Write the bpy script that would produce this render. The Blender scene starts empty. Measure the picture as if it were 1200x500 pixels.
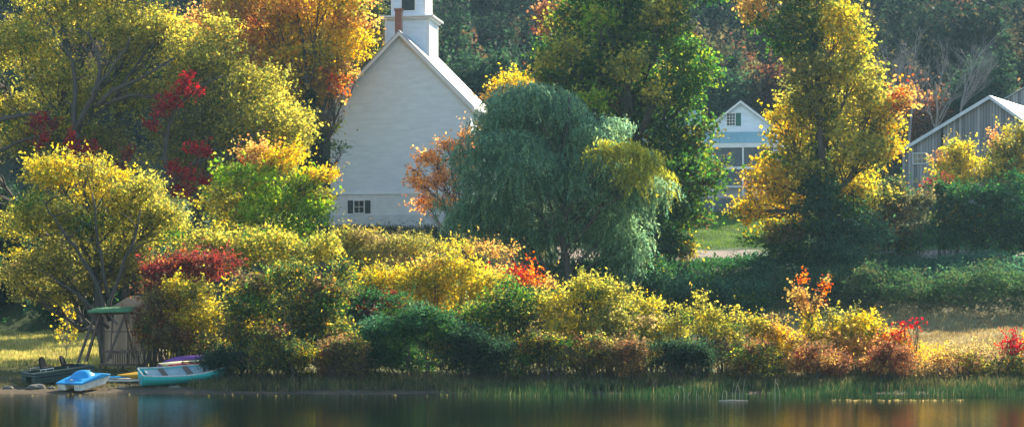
import bpy, math, random
import numpy as np
from mathutils import Vector, Matrix

C = bpy.context.scene
COL = C.collection
R = math.radians
F = 2250.0
CAMZ = 4.5
HOR = 348.0

def X(px, Y): return (px - 600.0) / F * Y
def Z(py, Y): return CAMZ + (HOR - py) / F * Y
def W3(px, py, Y): return np.array([X(px, Y), Y, Z(py, Y)])

# ------------------------------------------------------------------ ground
PR = [(-300,-3),(60,-3),(84,-.7),(88,-.12),(90.5,.05),(95,.5),(105,.9),(125,1.4),(136,2.2),(150,6.6),(160,6.9),(172,8.3),(178,9.0),(205,13.5),(230,17),(300,38),(420,84),(650,150)]
PL = [(-300,-3),(60,-3),(86,-.6),(89.2,-.05),(92,.2),(95,.4),(105,.8),(130,1.2),(150,1.7),(160,5.5),(168,10.4),(190,11.0),(205,13),(230,17),(300,38),(420,84),(650,150)]
PRx, PRz = np.array(PR).T
PLx, PLz = np.array(PL).T
def gz(x, y):
    x = np.asarray(x, float); y = np.asarray(y, float)
    r = np.interp(y, PRx, PRz); l = np.interp(y, PLx, PLz)
    w = np.clip((x + 4) / 12.0, 0, 1)
    # the church terrace ends on the right of the church
    w = w * w * (3 - 2 * w)
    n = .10 * np.sin(x * .7 + 1.3 * np.sin(y * .31)) * np.sin(y * .5 + .8) + .05 * np.sin(x * 1.9 + y * 1.1)
    n = np.where(y < 88, 0, n * np.clip((y - 88) / 12, 0.3, 1))
    return l * (1 - w) + r * w + n

# ------------------------------------------------------------------ materials
def newmat(name):
    m = bpy.data.materials.new(name); m.use_nodes = True
    nt = m.node_tree; nt.nodes.clear()
    out = nt.nodes.new('ShaderNodeOutputMaterial')
    return m, nt, out
def N(nt, t, **kw):
    n = nt.nodes.new(t)
    for k, v in kw.items():
        if k.startswith('_'): setattr(n, k[1:], v)
        else: n.inputs[k.replace('__', ' ')].default_value = v
    return n
def ramp(nt, stops):
    r = nt.nodes.new('ShaderNodeValToRGB')
    e = r.color_ramp.elements
    while len(e) < len(stops): e.new(.5)
    for el, (p, c) in zip(e, stops):
        el.position = p; el.color = (*c, 1)
    return r
def mat_surface(name, c1, c2=None, scale=4, rough=.7, bump=.1, bscale=None, stretch=(1,1,1), spec=.4, metallic=0, coords='Object'):
    m, nt, out = newmat(name)
    p = N(nt, 'ShaderNodeBsdfPrincipled', Roughness=rough, Metallic=metallic)
    p.inputs['Specular IOR Level'].default_value = spec
    tc = nt.nodes.new('ShaderNodeTexCoord'); mp = nt.nodes.new('ShaderNodeMapping')
    mp.inputs['Scale'].default_value = stretch
    nt.links.new(tc.outputs[coords], mp.inputs[0])
    nz = N(nt, 'ShaderNodeTexNoise', Scale=scale, Detail=6, Roughness=.65)
    nt.links.new(mp.outputs[0], nz.inputs['Vector'])
    c2 = c2 or tuple(v * .7 for v in c1)
    rp = ramp(nt, [(.3, c2), (.7, c1)])
    nt.links.new(nz.outputs['Fac'], rp.inputs[0]); nt.links.new(rp.outputs[0], p.inputs['Base Color'])
    if bump:
        b = N(nt, 'ShaderNodeBump', Strength=bump, Distance=.03)
        n2 = N(nt, 'ShaderNodeTexNoise', Scale=bscale or scale * 4, Detail=4)
        nt.links.new(mp.outputs[0], n2.inputs['Vector'])
        nt.links.new(n2.outputs['Fac'], b.inputs['Height']); nt.links.new(b.outputs[0], p.inputs['Normal'])
    nt.links.new(p.outputs[0], out.inputs[0])
    return m
def mat_leaf(name, trans=.5, gain=1.25):
    m, nt, out = newmat(name)
    a = nt.nodes.new('ShaderNodeAttribute'); a.attribute_name = 'leaf_hue'
    d = nt.nodes.new('ShaderNodeBsdfDiffuse')
    t = nt.nodes.new('ShaderNodeBsdfTranslucent')
    hs = N(nt, 'ShaderNodeHueSaturation', Saturation=1.08, Value=gain)
    h0 = N(nt, 'ShaderNodeHueSaturation', Saturation=1.05, Value=.85); nt.links.new(a.outputs['Color'], h0.inputs['Color']); nt.links.new(h0.outputs[0], d.inputs[0]); nt.links.new(a.outputs['Color'], hs.inputs['Color'])
    nt.links.new(hs.outputs[0], t.inputs[0])
    mx = nt.nodes.new('ShaderNodeMixShader'); mx.inputs[0].default_value = trans
    nt.links.new(d.outputs[0], mx.inputs[1]); nt.links.new(t.outputs[0], mx.inputs[2])
    g = N(nt, 'ShaderNodeBsdfGlossy', Roughness=.6); g.inputs[0].default_value = (1, 1, 1, 1)
    m2 = nt.nodes.new('ShaderNodeMixShader'); m2.inputs[0].default_value = .02
    nt.links.new(mx.outputs[0], m2.inputs[1]); nt.links.new(g.outputs[0], m2.inputs[2])
    nt.links.new(m2.outputs[0], out.inputs[0])
    return m
M = {}
M['leaf'] = mat_leaf('leaf', .66, 1.5)
M['grass'] = mat_leaf('grass_blade', .4, 1.1)
M['bark'] = mat_surface('bark', (.10,.085,.07), (.035,.03,.025), scale=3, stretch=(3,3,.6), bump=.6, rough=.9)
M['bark_grey'] = mat_surface('grey_bark', (.26,.24,.23), (.13,.12,.11), scale=3, stretch=(3,3,.6), bump=.4, rough=.9)
M['twig'] = mat_surface('reddish_twigs', (.16,.10,.08), (.08,.05,.045), scale=3, bump=0, rough=.9)
M['dead_stem'] = mat_surface('pale_dry_stem', (.55,.48,.35), (.3,.25,.17), scale=5, bump=0, rough=.8)
M['wood'] = mat_surface('weathered_wood', (.17,.12,.09), (.07,.05,.04), scale=3, stretch=(4,4,.7), bump=.4, rough=.85)
M['green_paint'] = mat_surface('green_canvas', (.05,.25,.10), (.05,.12,.06), scale=3, rough=.6)
M['beige'] = mat_surface('beige_canvas', (.44,.33,.22), (.30,.21,.14), scale=1.5, bump=.5, bscale=2, rough=.85)
M['teal'] = mat_surface('teal_boat_paint', (.04,.60,.60), (.06,.42,.44), scale=5, stretch=(1,1,4), bump=.15, rough=.45)
M['teal_in'] = mat_surface('faded_grey_green_paint', (.30,.42,.42), (.17,.24,.25), scale=3, rough=.7)
M['blue'] = mat_surface('blue_plastic', (.015,.32,.66), (.01,.25,.55), scale=3, rough=.35, bump=.05)
M['white_plastic'] = mat_surface('white_plastic', (.72,.70,.62), (.40,.37,.30), scale=4, rough=.45, bump=.05)
M['dark_green_plastic'] = mat_surface('dark_green_plastic', (.035,.065,.055), (.02,.035,.03), scale=4, rough=.45, bump=.05)
M['black'] = mat_surface('black_vinyl', (.012,.013,.016), (.008,.008,.01), scale=8, rough=.9, spec=.1, bump=.05)
M['yellow'] = mat_surface('yellow_plastic', (.75,.42,.03), (.6,.3,.02), scale=3, rough=.4, bump=.05)
M['cream'] = mat_surface('cream_paint', (.75,.72,.45), (.6,.55,.3), scale=3, rough=.5)
M['red'] = mat_surface('red_plastic', (.5,.03,.03), (.35,.02,.02), scale=3, rough=.4)
M['purple'] = mat_surface('purple_plastic', (.17,.055,.27), (.12,.04,.19), scale=3, rough=.5)
M['chrome'] = mat_surface('bright_metal', (.7,.7,.7), (.5,.5,.5), scale=3, rough=.3, metallic=.8)
M['stone'] = mat_surface('shore_stone', (.16,.15,.12), (.08,.075,.06), scale=2, bump=.8, rough=.9)
M['brick'] = None

def mat_clapboard(name, c, c2, pitch=.14, bump=.25, rough=.55):
    m, nt, out = newmat(name)
    p = N(nt, 'ShaderNodeBsdfPrincipled', Roughness=rough)
    tc = nt.nodes.new('ShaderNodeTexCoord')
    sp = nt.nodes.new('ShaderNodeSeparateXYZ'); nt.links.new(tc.outputs['Object'], sp.inputs[0])
    mod = nt.nodes.new('ShaderNodeMath'); mod.operation = 'PINGPONG'; mod.inputs[1].default_value = pitch
    fr = nt.nodes.new('ShaderNodeMath'); fr.operation = 'FRACT'
    dv = nt.nodes.new('ShaderNodeMath'); dv.operation = 'DIVIDE'; dv.inputs[1].default_value = pitch
    nt.links.new(sp.outputs['Z'], dv.inputs[0]); nt.links.new(dv.outputs[0], fr.inputs[0])
    inv = nt.nodes.new('ShaderNodeMath'); inv.operation = 'SUBTRACT'; inv.inputs[0].default_value = 1
    nt.links.new(fr.outputs[0], inv.inputs[1])
    b = N(nt, 'ShaderNodeBump', Strength=bump, Distance=.025); nt.links.new(inv.outputs[0], b.inputs['Height'])
    nt.links.new(b.outputs[0], p.inputs['Normal'])
    nz = N(nt, 'ShaderNodeTexNoise', Scale=1.2, Detail=8, Roughness=.7)
    mp = nt.nodes.new('ShaderNodeMapping'); mp.inputs['Scale'].default_value = (.6, .6, 2.5)
    nt.links.new(tc.outputs['Object'], mp.inputs[0]); nt.links.new(mp.outputs[0], nz.inputs['Vector'])
    rp = ramp(nt, [(.3, c2), (.65, c)]); nt.links.new(nz.outputs['Fac'], rp.inputs[0])
    # thin joint line where one board overlaps the next
    ln = nt.nodes.new('ShaderNodeMath'); ln.operation = 'GREATER_THAN'; ln.inputs[1].default_value = .9
    nt.links.new(fr.outputs[0], ln.inputs[0])
    mx = nt.nodes.new('ShaderNodeMix'); mx.data_type = 'RGBA'
    mul = nt.nodes.new('ShaderNodeMath'); mul.operation = 'MULTIPLY'; mul.inputs[1].default_value = .16
    nt.links.new(ln.outputs[0], mul.inputs[0]); nt.links.new(mul.outputs[0], mx.inputs[0])
    nt.links.new(rp.outputs[0], mx.inputs[6]); mx.inputs[7].default_value = (c2[0]*.6, c2[1]*.6, c2[2]*.6, 1)
    nt.links.new(mx.outputs[2], p.inputs['Base Color'])
    nt.links.new(p.outputs[0], out.inputs[0])
    return m
def mat_boards(name, c, c2, pitch=.3):
    m, nt, out = newmat(name)
    p = N(nt, 'ShaderNodeBsdfPrincipled', Roughness=.9)
    tc = nt.nodes.new('ShaderNodeTexCoord')
    sp = nt.nodes.new('ShaderNodeSeparateXYZ'); nt.links.new(tc.outputs['Object'], sp.inputs[0])
    ad = nt.nodes.new('ShaderNodeMath'); nt.links.new(sp.outputs['X'], ad.inputs[0]); nt.links.new(sp.outputs['Y'], ad.inputs[1])
    dv = nt.nodes.new('ShaderNodeMath'); dv.operation = 'DIVIDE'; dv.inputs[1].default_value = pitch
    nt.links.new(ad.outputs[0], dv.inputs[0])
    fl = nt.nodes.new('ShaderNodeMath'); fl.operation = 'FLOOR'; nt.links.new(dv.outputs[0], fl.inputs[0])
    fr = nt.nodes.new('ShaderNodeMath'); fr.operation = 'FRACT'; nt.links.new(dv.outputs[0], fr.inputs[0])
    wn = nt.nodes.new('ShaderNodeTexWhiteNoise'); wn.noise_dimensions = '1D'; nt.links.new(fl.outputs[0], wn.inputs['W'])
    nz = N(nt, 'ShaderNodeTexNoise', Scale=1, Detail=8, Roughness=.75)
    mp = nt.nodes.new('ShaderNodeMapping'); mp.inputs['Scale'].default_value = (6, 6, .5)
    nt.links.new(tc.outputs['Object'], mp.inputs[0]); nt.links.new(mp.outputs[0], nz.inputs['Vector'])
    av = nt.nodes.new('ShaderNodeMath'); av.operation = 'ADD'
    nt.links.new(wn.outputs['Value'], av.inputs[0]); nt.links.new(nz.outputs['Fac'], av.inputs[1])
    h = nt.nodes.new('ShaderNodeMath'); h.operation = 'MULTIPLY'; h.inputs[1].default_value = .5; nt.links.new(av.outputs[0], h.inputs[0])
    rp = ramp(nt, [(.2, c2), (.8, c)]); nt.links.new(h.outputs[0], rp.inputs[0])
    gp = nt.nodes.new('ShaderNodeMath'); gp.operation = 'LESS_THAN'; gp.inputs[1].default_value = .12; nt.links.new(fr.outputs[0], gp.inputs[0])
    mx = nt.nodes.new('ShaderNodeMix'); mx.data_type = 'RGBA'
    nt.links.new(gp.outputs[0], mx.inputs[0]); nt.links.new(rp.outputs[0], mx.inputs[6]); mx.inputs[7].default_value = (.02,.02,.02,1)
    nt.links.new(mx.outputs[2], p.inputs['Base Color'])
    nt.links.new(p.outputs[0], out.inputs[0])
    return m
M['clap'] = mat_clapboard('sky_tinted_clapboard', (.75,.83,.90), (.60,.67,.73))  # white boards, with the blue of the sky fill mixed into the paint
M['white'] = mat_surface('white_trim_paint', (.80,.80,.79), (.68,.68,.67), scale=1.5, rough=.5, bump=.05)
M['skirt'] = mat_surface('white_panel_skirt', (.74,.76,.77), (.6,.63,.65), scale=1.2, rough=.6)
M['foundation'] = mat_surface('grey_foundation', (.62,.66,.69), (.48,.52,.55), scale=1.5, rough=.9, bump=.4)
M['metal_roof'] = mat_surface('pale_metal_roof', (.36,.40,.44), (.28,.32,.36), scale=.8, rough=.55, bump=.1, metallic=0)
M['dark_roof'] = mat_surface('dark_shingles', (.09,.09,.10), (.05,.05,.055), scale=3, rough=.9, bump=.5)
M['dark_slats'] = mat_surface('dark_louvre', (.05,.07,.08), (.03,.04,.05), scale=3, rough=.6)
M['screen'] = mat_surface('grey_porch_screen', (.13,.15,.17), (.07,.085,.10), scale=1.2, rough=.6)
M['shutter_green'] = mat_surface('green_shutter', (.03,.16,.12), (.02,.10,.08), scale=3, rough=.5)
M['teal_roof'] = mat_surface('blue_green_metal_roof', (.32,.52,.52), (.22,.38,.4), scale=1, rough=.4, stretch=(8,1,1))
M['barn'] = mat_boards('weathered_grey_boards', (.36,.36,.37), (.12,.12,.13))
M['glass'] = mat_surface('window_glass', (.06,.07,.08), (.03,.035,.04), scale=.8, rough=.12, bump=0, spec=.8)
m, nt, out = newmat('red_brick')
p = N(nt, 'ShaderNodeBsdfPrincipled', Roughness=.9); bt = N(nt, 'ShaderNodeTexBrick', Scale=1)
bt.inputs['Brick Width'].default_value = .22; bt.inputs['Row Height'].default_value = .075; bt.inputs['Mortar Size'].default_value = .008
bt.inputs['Color1'].default_value = (.36,.10,.06,1); bt.inputs['Color2'].default_value = (.24,.07,.045,1); bt.inputs['Mortar'].default_value = (.3,.25,.2,1)
tc = nt.nodes.new('ShaderNodeTexCoord'); mp = nt.nodes.new('ShaderNodeMapping'); mp.inputs['Rotation'].default_value = (R(90), 0, 0)
nt.links.new(tc.outputs['Object'], mp.inputs[0]); nt.links.new(mp.outputs[0], bt.inputs['Vector'])
nt.links.new(bt.outputs[0], p.inputs['Base Color']); nt.links.new(p.outputs[0], out.inputs[0])
M['brick'] = m

# ------------------------------------------------------------------ object helpers
def tag(o, label=None, cat=None, group=None, kind=None):
    if label: o['label'] = label
    if cat: o['category'] = cat
    if group: o['group'] = group
    if kind: o['kind'] = kind
    return o
def thing(name, loc, label, cat, group=None, rz=0):
    o = bpy.data.objects.new(name, None); COL.objects.link(o)
    o.location = loc; o.rotation_euler = (0, 0, rz); o.empty_display_size = .3
    return tag(o, label, cat, group)
def link(name, me, mat, parent=None):
    o = bpy.data.objects.new(name, me); COL.objects.link(o)
    if mat is not None and not me.materials: me.materials.append(mat)
    if parent is not None: o.parent = parent
    return o
def copy_tree(o, parent=None):
    c = o.copy(); COL.objects.link(c)
    if parent is not None: c.parent = parent
    for ch in list(o.children): copy_tree(ch, c)
    return c
def np_mesh(name, V, nper, cols=None, mats=None, midx=None):
    """V: (n*nper,3) vertices, one polygon for every nper of them"""
    V = np.ascontiguousarray(V, dtype=np.float32).reshape(-1, 3)
    nv = len(V); nf = nv // nper
    me = bpy.data.meshes.new(name)
    me.vertices.add(nv); me.vertices.foreach_set('co', V.ravel())
    me.loops.add(nv); me.loops.foreach_set('vertex_index', np.arange(nv, dtype=np.int32))
    me.polygons.add(nf); me.polygons.foreach_set('loop_start', np.arange(0, nv, nper, dtype=np.int32))
    if cols is not None:
        a = me.attributes.new('leaf_hue', 'FLOAT_COLOR', 'FACE')
        c = np.ones((nf, 4), np.float32); c[:, :3] = cols
        a.data.foreach_set('color', c.ravel())
    me.update()
    return me
class MB:
    """collects plain pieces into one mesh"""
    def __init__(s): s.v = []; s.f = []
    def add(s, vs, fs):
        b = len(s.v); s.v += [tuple(map(float, p)) for p in vs]; s.f += [tuple(i + b for i in f) for f in fs]; return s
    def box(s, x0, x1, y0, y1, z0, z1):
        vs = [(x, y, z) for x in (x0, x1) for y in (y0, y1) for z in (z0, z1)]
        return s.add(vs, [(0,1,3,2),(4,6,7,5),(0,4,5,1),(2,3,7,6),(0,2,6,4),(1,5,7,3)])
    def prism(s, pts, y0, y1):
        """polygon in x,z pushed from y0 to y1"""
        n = len(pts)
        vs = [(x, y0, z) for x, z in pts] + [(x, y1, z) for x, z in pts]
        return s.add(vs, [tuple(range(n)), tuple(range(2*n-1, n-1, -1))] + [(i, i+n, (i+1) % n + n, (i+1) % n) for i in range(n)])
    def tube(s, pts, rad, n=6):
        pts = [np.asarray(p, float) for p in pts]
        if not hasattr(rad, '__len__'): rad = [rad] * len(pts)
        b = len(s.v); vs = []; 
        for i, p in enumerate(pts):
            d = pts[min(i+1, len(pts)-1)] - pts[max(i-1, 0)]
            d = d / (np.linalg.norm(d) + 1e-9)
            a = np.cross(d, (0, 1, 0) if abs(d[1]) < .9 else (1, 0, 0)); a /= np.linalg.norm(a) + 1e-9
            c = np.cross(d, a)
            for k in range(n):
                t = 2 * math.pi * k / n
                vs.append(p + rad[i] * (math.cos(t) * a + math.sin(t) * c))
        fs = []
        for i in range(len(pts) - 1):
            for k in range(n):
                fs.append((i*n+k, i*n+(k+1) % n, (i+1)*n+(k+1) % n, (i+1)*n+k))
        fs.append(tuple(range(n))[::-1]); fs.append(tuple((len(pts)-1)*n + k for k in range(n)))
        return s.add(vs, fs)
    def beam(s, a, b, w, h):
        """rectangular bar from a to b"""
        a = np.asarray(a, float); b = np.asarray(b, float); d = b - a; d /= np.linalg.norm(d)
        u = np.cross(d, (0, 0, 1) if abs(d[2]) < .95 else (0, 1, 0)); u /= np.linalg.norm(u); v = np.cross(u, d)
        vs = [p + i*u*w/2 + j*v*h/2 for p in (a, b) for i, j in ((-1,-1),(1,-1),(1,1),(-1,1))]
        return s.add(vs, [(3,2,1,0),(4,5,6,7)] + [(k, (k+1) % 4, (k+1) % 4 + 4, k + 4) for k in range(4)])
    def build(s, name, mat, parent=None, smooth=False, bevel=0, subsurf=0):
        me = bpy.data.meshes.new(name); me.from_pydata(s.v, [], s.f); me.update()
        if smooth:
            me.polygons.foreach_set('use_smooth', [True] * len(me.polygons))
        o = link(name, me, mat, parent)
        if bevel:
            b = o.modifiers.new('bevel', 'BEVEL'); b.width = bevel; b.segments = 2; b.limit_method = 'ANGLE'
        if subsurf:
            b = o.modifiers.new('sub', 'SUBSURF'); b.levels = subsurf; b.render_levels = subsurf
        return o

# ------------------------------------------------------------------ leaves
PAL = {  # leaf colours (linear), with weights
 'green':   [((.022,.08,.02),3),((.045,.13,.025),3),((.09,.20,.03),2),((.20,.25,.03),1.6)],
 'deep':    [((.014,.055,.022),3),((.022,.085,.03),3),((.035,.11,.03),2),((.06,.13,.03),1)],
 'dark_mix':[((.025,.065,.025),4),((.07,.11,.03),3),((.3,.28,.05),1.5),((.3,.14,.03),.6),((.45,.38,.05),.9)],
 'far_deep':[((.016,.045,.025),3),((.025,.06,.03),3),((.035,.07,.03),2)],
 'bluegreen':[((.035,.10,.06),3),((.05,.14,.08),3),((.08,.17,.08),2)],
 'willow':  [((.15,.28,.18),3),((.22,.36,.21),3),((.32,.42,.19),1.5),((.08,.19,.12),2)],
 'willow_y':[((.40,.40,.06),3),((.30,.33,.06),2),((.5,.42,.05),1)],  # sunlit patch of the willow crown, the sunlight painted as yellow leaves
 'yg':      [((.27,.28,.05),3),((.43,.38,.07),3),((.12,.16,.04),2.5),((.58,.45,.09),2)],
 'lime':    [((.15,.31,.03),3),((.26,.38,.04),3),((.42,.42,.05),2)],
 'olive_y': [((.27,.25,.06),3),((.17,.18,.05),3),((.40,.33,.07),2),((.10,.13,.04),2)],
 'yellow':  [((.64,.47,.06),4),((.48,.41,.06),3),((.62,.42,.05),.6),((.17,.23,.04),3)],
 'gold':    [((.70,.49,.05),4),((.62,.38,.05),2),((.36,.36,.05),2.5),((.58,.27,.04),.6)],
 'orange':  [((.50,.28,.09),4),((.56,.38,.10),3),((.34,.16,.07),2),((.42,.36,.10),2.5)],
 'pale_or': [((.74,.38,.14),3),((.76,.46,.14),3),((.6,.24,.10),2)],
 'redor':   [((.62,.13,.04),3),((.66,.24,.05),3),((.50,.06,.03),2),((.6,.34,.06),1)],
 'red':     [((.34,.02,.03),4),((.5,.045,.045),2),((.22,.02,.03),3)],
 'dark_red':[((.16,.03,.03),4),((.24,.045,.035),3),((.10,.03,.03),2),((.4,.10,.03),.8)],
 'hedge':   [((.025,.075,.03),4),((.05,.10,.035),3),((.11,.09,.04),1),((.08,.13,.04),1)],
 'tangrass':[((.34,.25,.13),3),((.44,.33,.16),3),((.24,.20,.09),2),((.5,.40,.18),1)],
 'tan':     [((.34,.24,.11),3),((.42,.32,.14),3),((.24,.20,.08),2),((.3,.28,.06),1)],
 'brown':   [((.16,.10,.05),3),((.20,.15,.06),3),((.10,.09,.04),2)],
 'conifer': [((.02,.045,.025),3),((.028,.06,.03),3),((.015,.035,.02),2)],
 'rust':    [((.22,.09,.05),3),((.28,.14,.06),2),((.14,.08,.05),2),((.35,.16,.07),1)],
 'far_olive':[((.09,.10,.04),3),((.13,.12,.05),3),((.06,.08,.04),2)],
 'drygrass':[((.50,.43,.14),3),((.64,.52,.2),3),((.38,.36,.10),2),((.28,.33,.07),2.5)],
 'lawn':    [((.10,.20,.04),3),((.15,.25,.05),3),((.2,.26,.06),2)],
 'reed':    [((.02,.06,.022),3),((.035,.08,.026),3),((.08,.10,.04),1.2),((.25,.21,.10),.3)],
 'bankgrass':[((.09,.11,.04),3),((.15,.14,.06),3),((.22,.17,.08),2),((.06,.09,.03),2)],
}
def pick(pal, n, rng):
    cs = np.array([c for c, w in PAL[pal]]); w = np.array([w for c, w in PAL[pal]], float)
    return cs[rng.choice(len(cs), n, p=w / w.sum())]
def quads(c, L, Wd, rng, up=.5, down=0):
    n = len(c)
    nn = rng.normal(size=(n, 3)); nn[:, 2] += up
    nn /= np.linalg.norm(nn, axis=1)[:, None]
    r = rng.normal(size=(n, 3)); r[:, 2] -= down
    d = np.cross(nn, np.cross(r, nn)); d /= np.linalg.norm(d, axis=1)[:, None] + 1e-9
    s = np.cross(nn, d)
    sz = rng.uniform(.55, 1.5, n); Lr = (L * sz * rng.uniform(.85, 1.15, n))[:, None]; Wr = (Wd * sz * rng.uniform(.8, 1.2, n))[:, None]
    V = np.empty((n, 4, 3))
    V[:, 0] = c - d * Lr * .5
    V[:, 1] = c + s * Wr * .5 - d * Lr * .06 + nn * Lr * .08
    V[:, 2] = c + d * Lr * .5
    V[:, 3] = c - s * Wr * .5 - d * Lr * .06 + nn * Lr * .08
    return V
def blob_leaves(blobs, L, Wd, lai, rng, fine=.85, up=.5, tuft=1.0, hollow=.5, down=0):
    """blobs: (centre, (rx,ry,rz), palette). Leaves grow in tufts through each ellipsoid."""
    VV = []; CC = []; tips = []
    for c, rad, pal in blobs:
        rad = np.array(rad); area = math.pi * rad[0] * rad[2]
        n = int(lai * area / (L * Wd * .5)) + 8
        ts = max(L * 1.7, min(rad) * .3) * tuft
        k = max(6, int(fine * 7.5 * (rad[0] * rad[2] + rad[0] * rad[1]) / (ts * ts)))
        u = rng.normal(size=(k, 3)); u /= np.linalg.norm(u, axis=1)[:, None]
        rr = hollow + (1.06 - hollow) * rng.random(k) ** .6
        rr += (rng.random(k) < .12) * rng.uniform(0, .28, k)
        cen = np.array(c) + u * rr[:, None] * rad
        tips.append(cen)
        w = rng.uniform(.3, 1.6, k); idx = rng.choice(k, n, p=w / w.sum())
        off = rng.normal(size=(n, 3)) * np.array([1, 1, .6]) * ts * .55 * rng.uniform(.6, 1.4, k)[idx][:, None]
        pos = cen[idx] + off
        # sprigs: shoots of leaves that stick out of the mass
        ks = max(2, int(k * .35)); q = cen[rng.integers(0, k, ks)]; dr = (q - np.array(c)) / rad; dr[:, 2] += .55; dr /= np.linalg.norm(dr, axis=1)[:, None] + 1e-6
        dr += rng.normal(0, .25, dr.shape)
        per = max(5, int(n * .22 / ks)); t = rng.random((ks, per)) ** .8
        ln = rng.uniform(1.5, 4.2, ks) * ts * .8
        sp_pos = (q[:, None, :] + dr[:, None, :] * (t * ln[:, None])[..., None] + rng.normal(0, L * .45, (ks, per, 3))).reshape(-1, 3)
        if down == 0:
            pos = np.concatenate([pos, sp_pos]); idx = np.concatenate([idx, np.repeat(rng.integers(0, k, ks), per)]); n = len(pos)
        V = quads(pos, L, Wd, rng, up, down)
        main = pick(pal, k, rng); own = pick(pal, n, rng)
        mixw = (rng.random(n) < .55)[:, None] * rng.uniform(.6, 1, n)[:, None]
        col = main[idx] * mixw + own * (1 - mixw)
        col = col * (rng.uniform(.72, 1.3, k)[idx] * rng.uniform(.65, 1.4, n))[:, None]
        VV.append(V); CC.append(col)
    return np.concatenate(VV), np.concatenate(CC), tips
def px_blobs(bl, Y, pal, rng, depth=.85, jit=.5):
    out = []
    for b in bl:
        px, py, rx, rz = b[:4]
        p2 = b[4] if len(b) > 4 and b[4] else pal
        dy = b[5] if len(b) > 5 else rng.uniform(-jit, jit) * rx / F * Y
        y = Y + dy
        s = y / F
        s *= .91; out.append((W3(px, py, y), (rx * s, rx * s * depth, rz * s), p2))
    return out
ALT = {'yg': ['yellow','olive_y','yg','green'], 'olive_y': ['yg','tan','yellow'], 'yellow': ['gold','yg','olive_y'], 'gold': ['yellow','orange','yg'], 'orange': ['gold','redor','pale_or'],
       'green': ['deep','dark_mix','dark_mix','yg','olive_y','brown'], 'deep': ['green','bluegreen','dark_mix'], 'dark_mix': ['brown','olive_y','green','yellow','rust'], 'bluegreen': ['deep','green','bluegreen'], 'tan': ['olive_y','brown','gold'],
       'brown': ['olive_y','dark_mix','rust'], 'redor': ['orange','gold','red'], 'red': ['dark_red','redor'], 'dark_red': ['rust','dark_red'], 'lime': ['yg','yellow','green'], 'far_olive': ['deep','brown','dark_mix'], 'rust': ['orange','dark_red','brown'], 'willow': ['willow'], 'willow_y': ['willow_y','willow']}
def lumps(blobs, rng, minr=.55, swap=.22):
    """breaks every rounded mass into overlapping boughs of uneven size"""
    out = []
    for gi, (c, rad, pal) in enumerate(blobs):
        c = np.array(c); rad = np.array(rad)
        if min(rad[0], rad[2]) < minr: out.append((gi, (c, tuple(rad), pal))); continue
        out.append((gi, (c, tuple(rad * .62), pal)))
        k = int(rng.integers(8, 12))
        for i in range(k):
            u = rng.normal(size=3); u[2] = u[2] * .9 + .15; u /= np.linalg.norm(u)
            s = rng.uniform(.26, .52); r = rng.uniform(.55, .92) + (.16 if rng.random() < .2 else 0)
            p2 = pal if rng.random() > swap else ALT.get(pal, [pal])[rng.integers(0, len(ALT.get(pal, [pal])))]
            out.append((gi, (c + u * rad * r, tuple(rad * s * np.array([1.15, 1.15, .8])), p2)))
    return out
def grown(blobs, L, Wd, lai, rng, fine=.85, up=.5, tuft=1.0, hollow=.5, down=0, swap=.22):
    lp = lumps(blobs, rng, swap=swap)
    V, Cc, tips = blob_leaves([b for g, b in lp], L, Wd, lai * .62, rng, fine, up, tuft, hollow, down)
    grp = [[] for _ in blobs]
    for (g, b), t in zip(lp, tips): grp[g].append(t)
    return V, Cc, [np.concatenate(g) for g in grp]
def bez(a, b, sag, rng, n=6, wob=.03):
    a = np.asarray(a, float); b = np.asarray(b, float)
    L = np.linalg.norm(b - a)
    mid = (a + b) / 2 + np.array([0, 0, sag * L]) + rng.normal(size=3) * L * .06
    t = np.linspace(0, 1, n)[:, None]
    P = (1-t)**2 * a + 2*t*(1-t) * mid + t*t * b
    P[1:-1] += rng.normal(size=(n - 2, 3)) * L * wob
    return P
def skeleton(base, blobs, tips, r0, rng, fork=.35, subs=10, twigs=0, sag=-.08):
    """trunk from base, a limb into every blob, branches on to its tufts"""
    mb = MB()
    cen = np.array([b[0] for b in blobs]); top = cen[:, 2].max()
    mean = cen.mean(0)
    lead_top = np.array([mean[0], mean[1], top])
    bez_tr = bez(base, lead_top, 0, rng, 10, .012)
    H = top - base[2]
    rads = [r0 * (1.25 if i == 0 else 1) * (1 - .82 * i / 9) for i in range(10)]
    bez_tr[0, 2] -= .4
    mb.tube(bez_tr, rads, 8)
    for (c, rad, pal), tp in zip(blobs, tips):
        c = np.array(c)
        rel = max(fork * .6, min(.85, ((c[2] - base[2]) / max(H, .1) - .32)))
        i = rel * 9; i0 = int(i); a = bez_tr[i0] + (bez_tr[min(i0+1, 9)] - bez_tr[i0]) * (i - i0)
        rl = max(.03, rads[i0] * .5)
        limb = bez(a, c, sag, rng, 7, .025)
        mb.tube(limb, [rl * (1 - .7 * k / 6) for k in range(7)], 6)
        m_ = min(subs, len(tp))
        for q in rng.choice(len(tp), m_, replace=False):
            s0 = limb[rng.integers(3, 7)]
            P = bez(s0, tp[q], sag * .6, rng, 5, .03)
            mb.tube(P, [rl * .34 * (1 - .8 * k / 4) + .006 for k in range(5)], 4)
    return mb
def shift_build(mb, name, mat, root, smooth=True):
    l = np.array(root.location)
    mb.v = [tuple(np.array(p) - l) for p in mb.v]
    return mb.build(name, mat, root, smooth=smooth)

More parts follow.
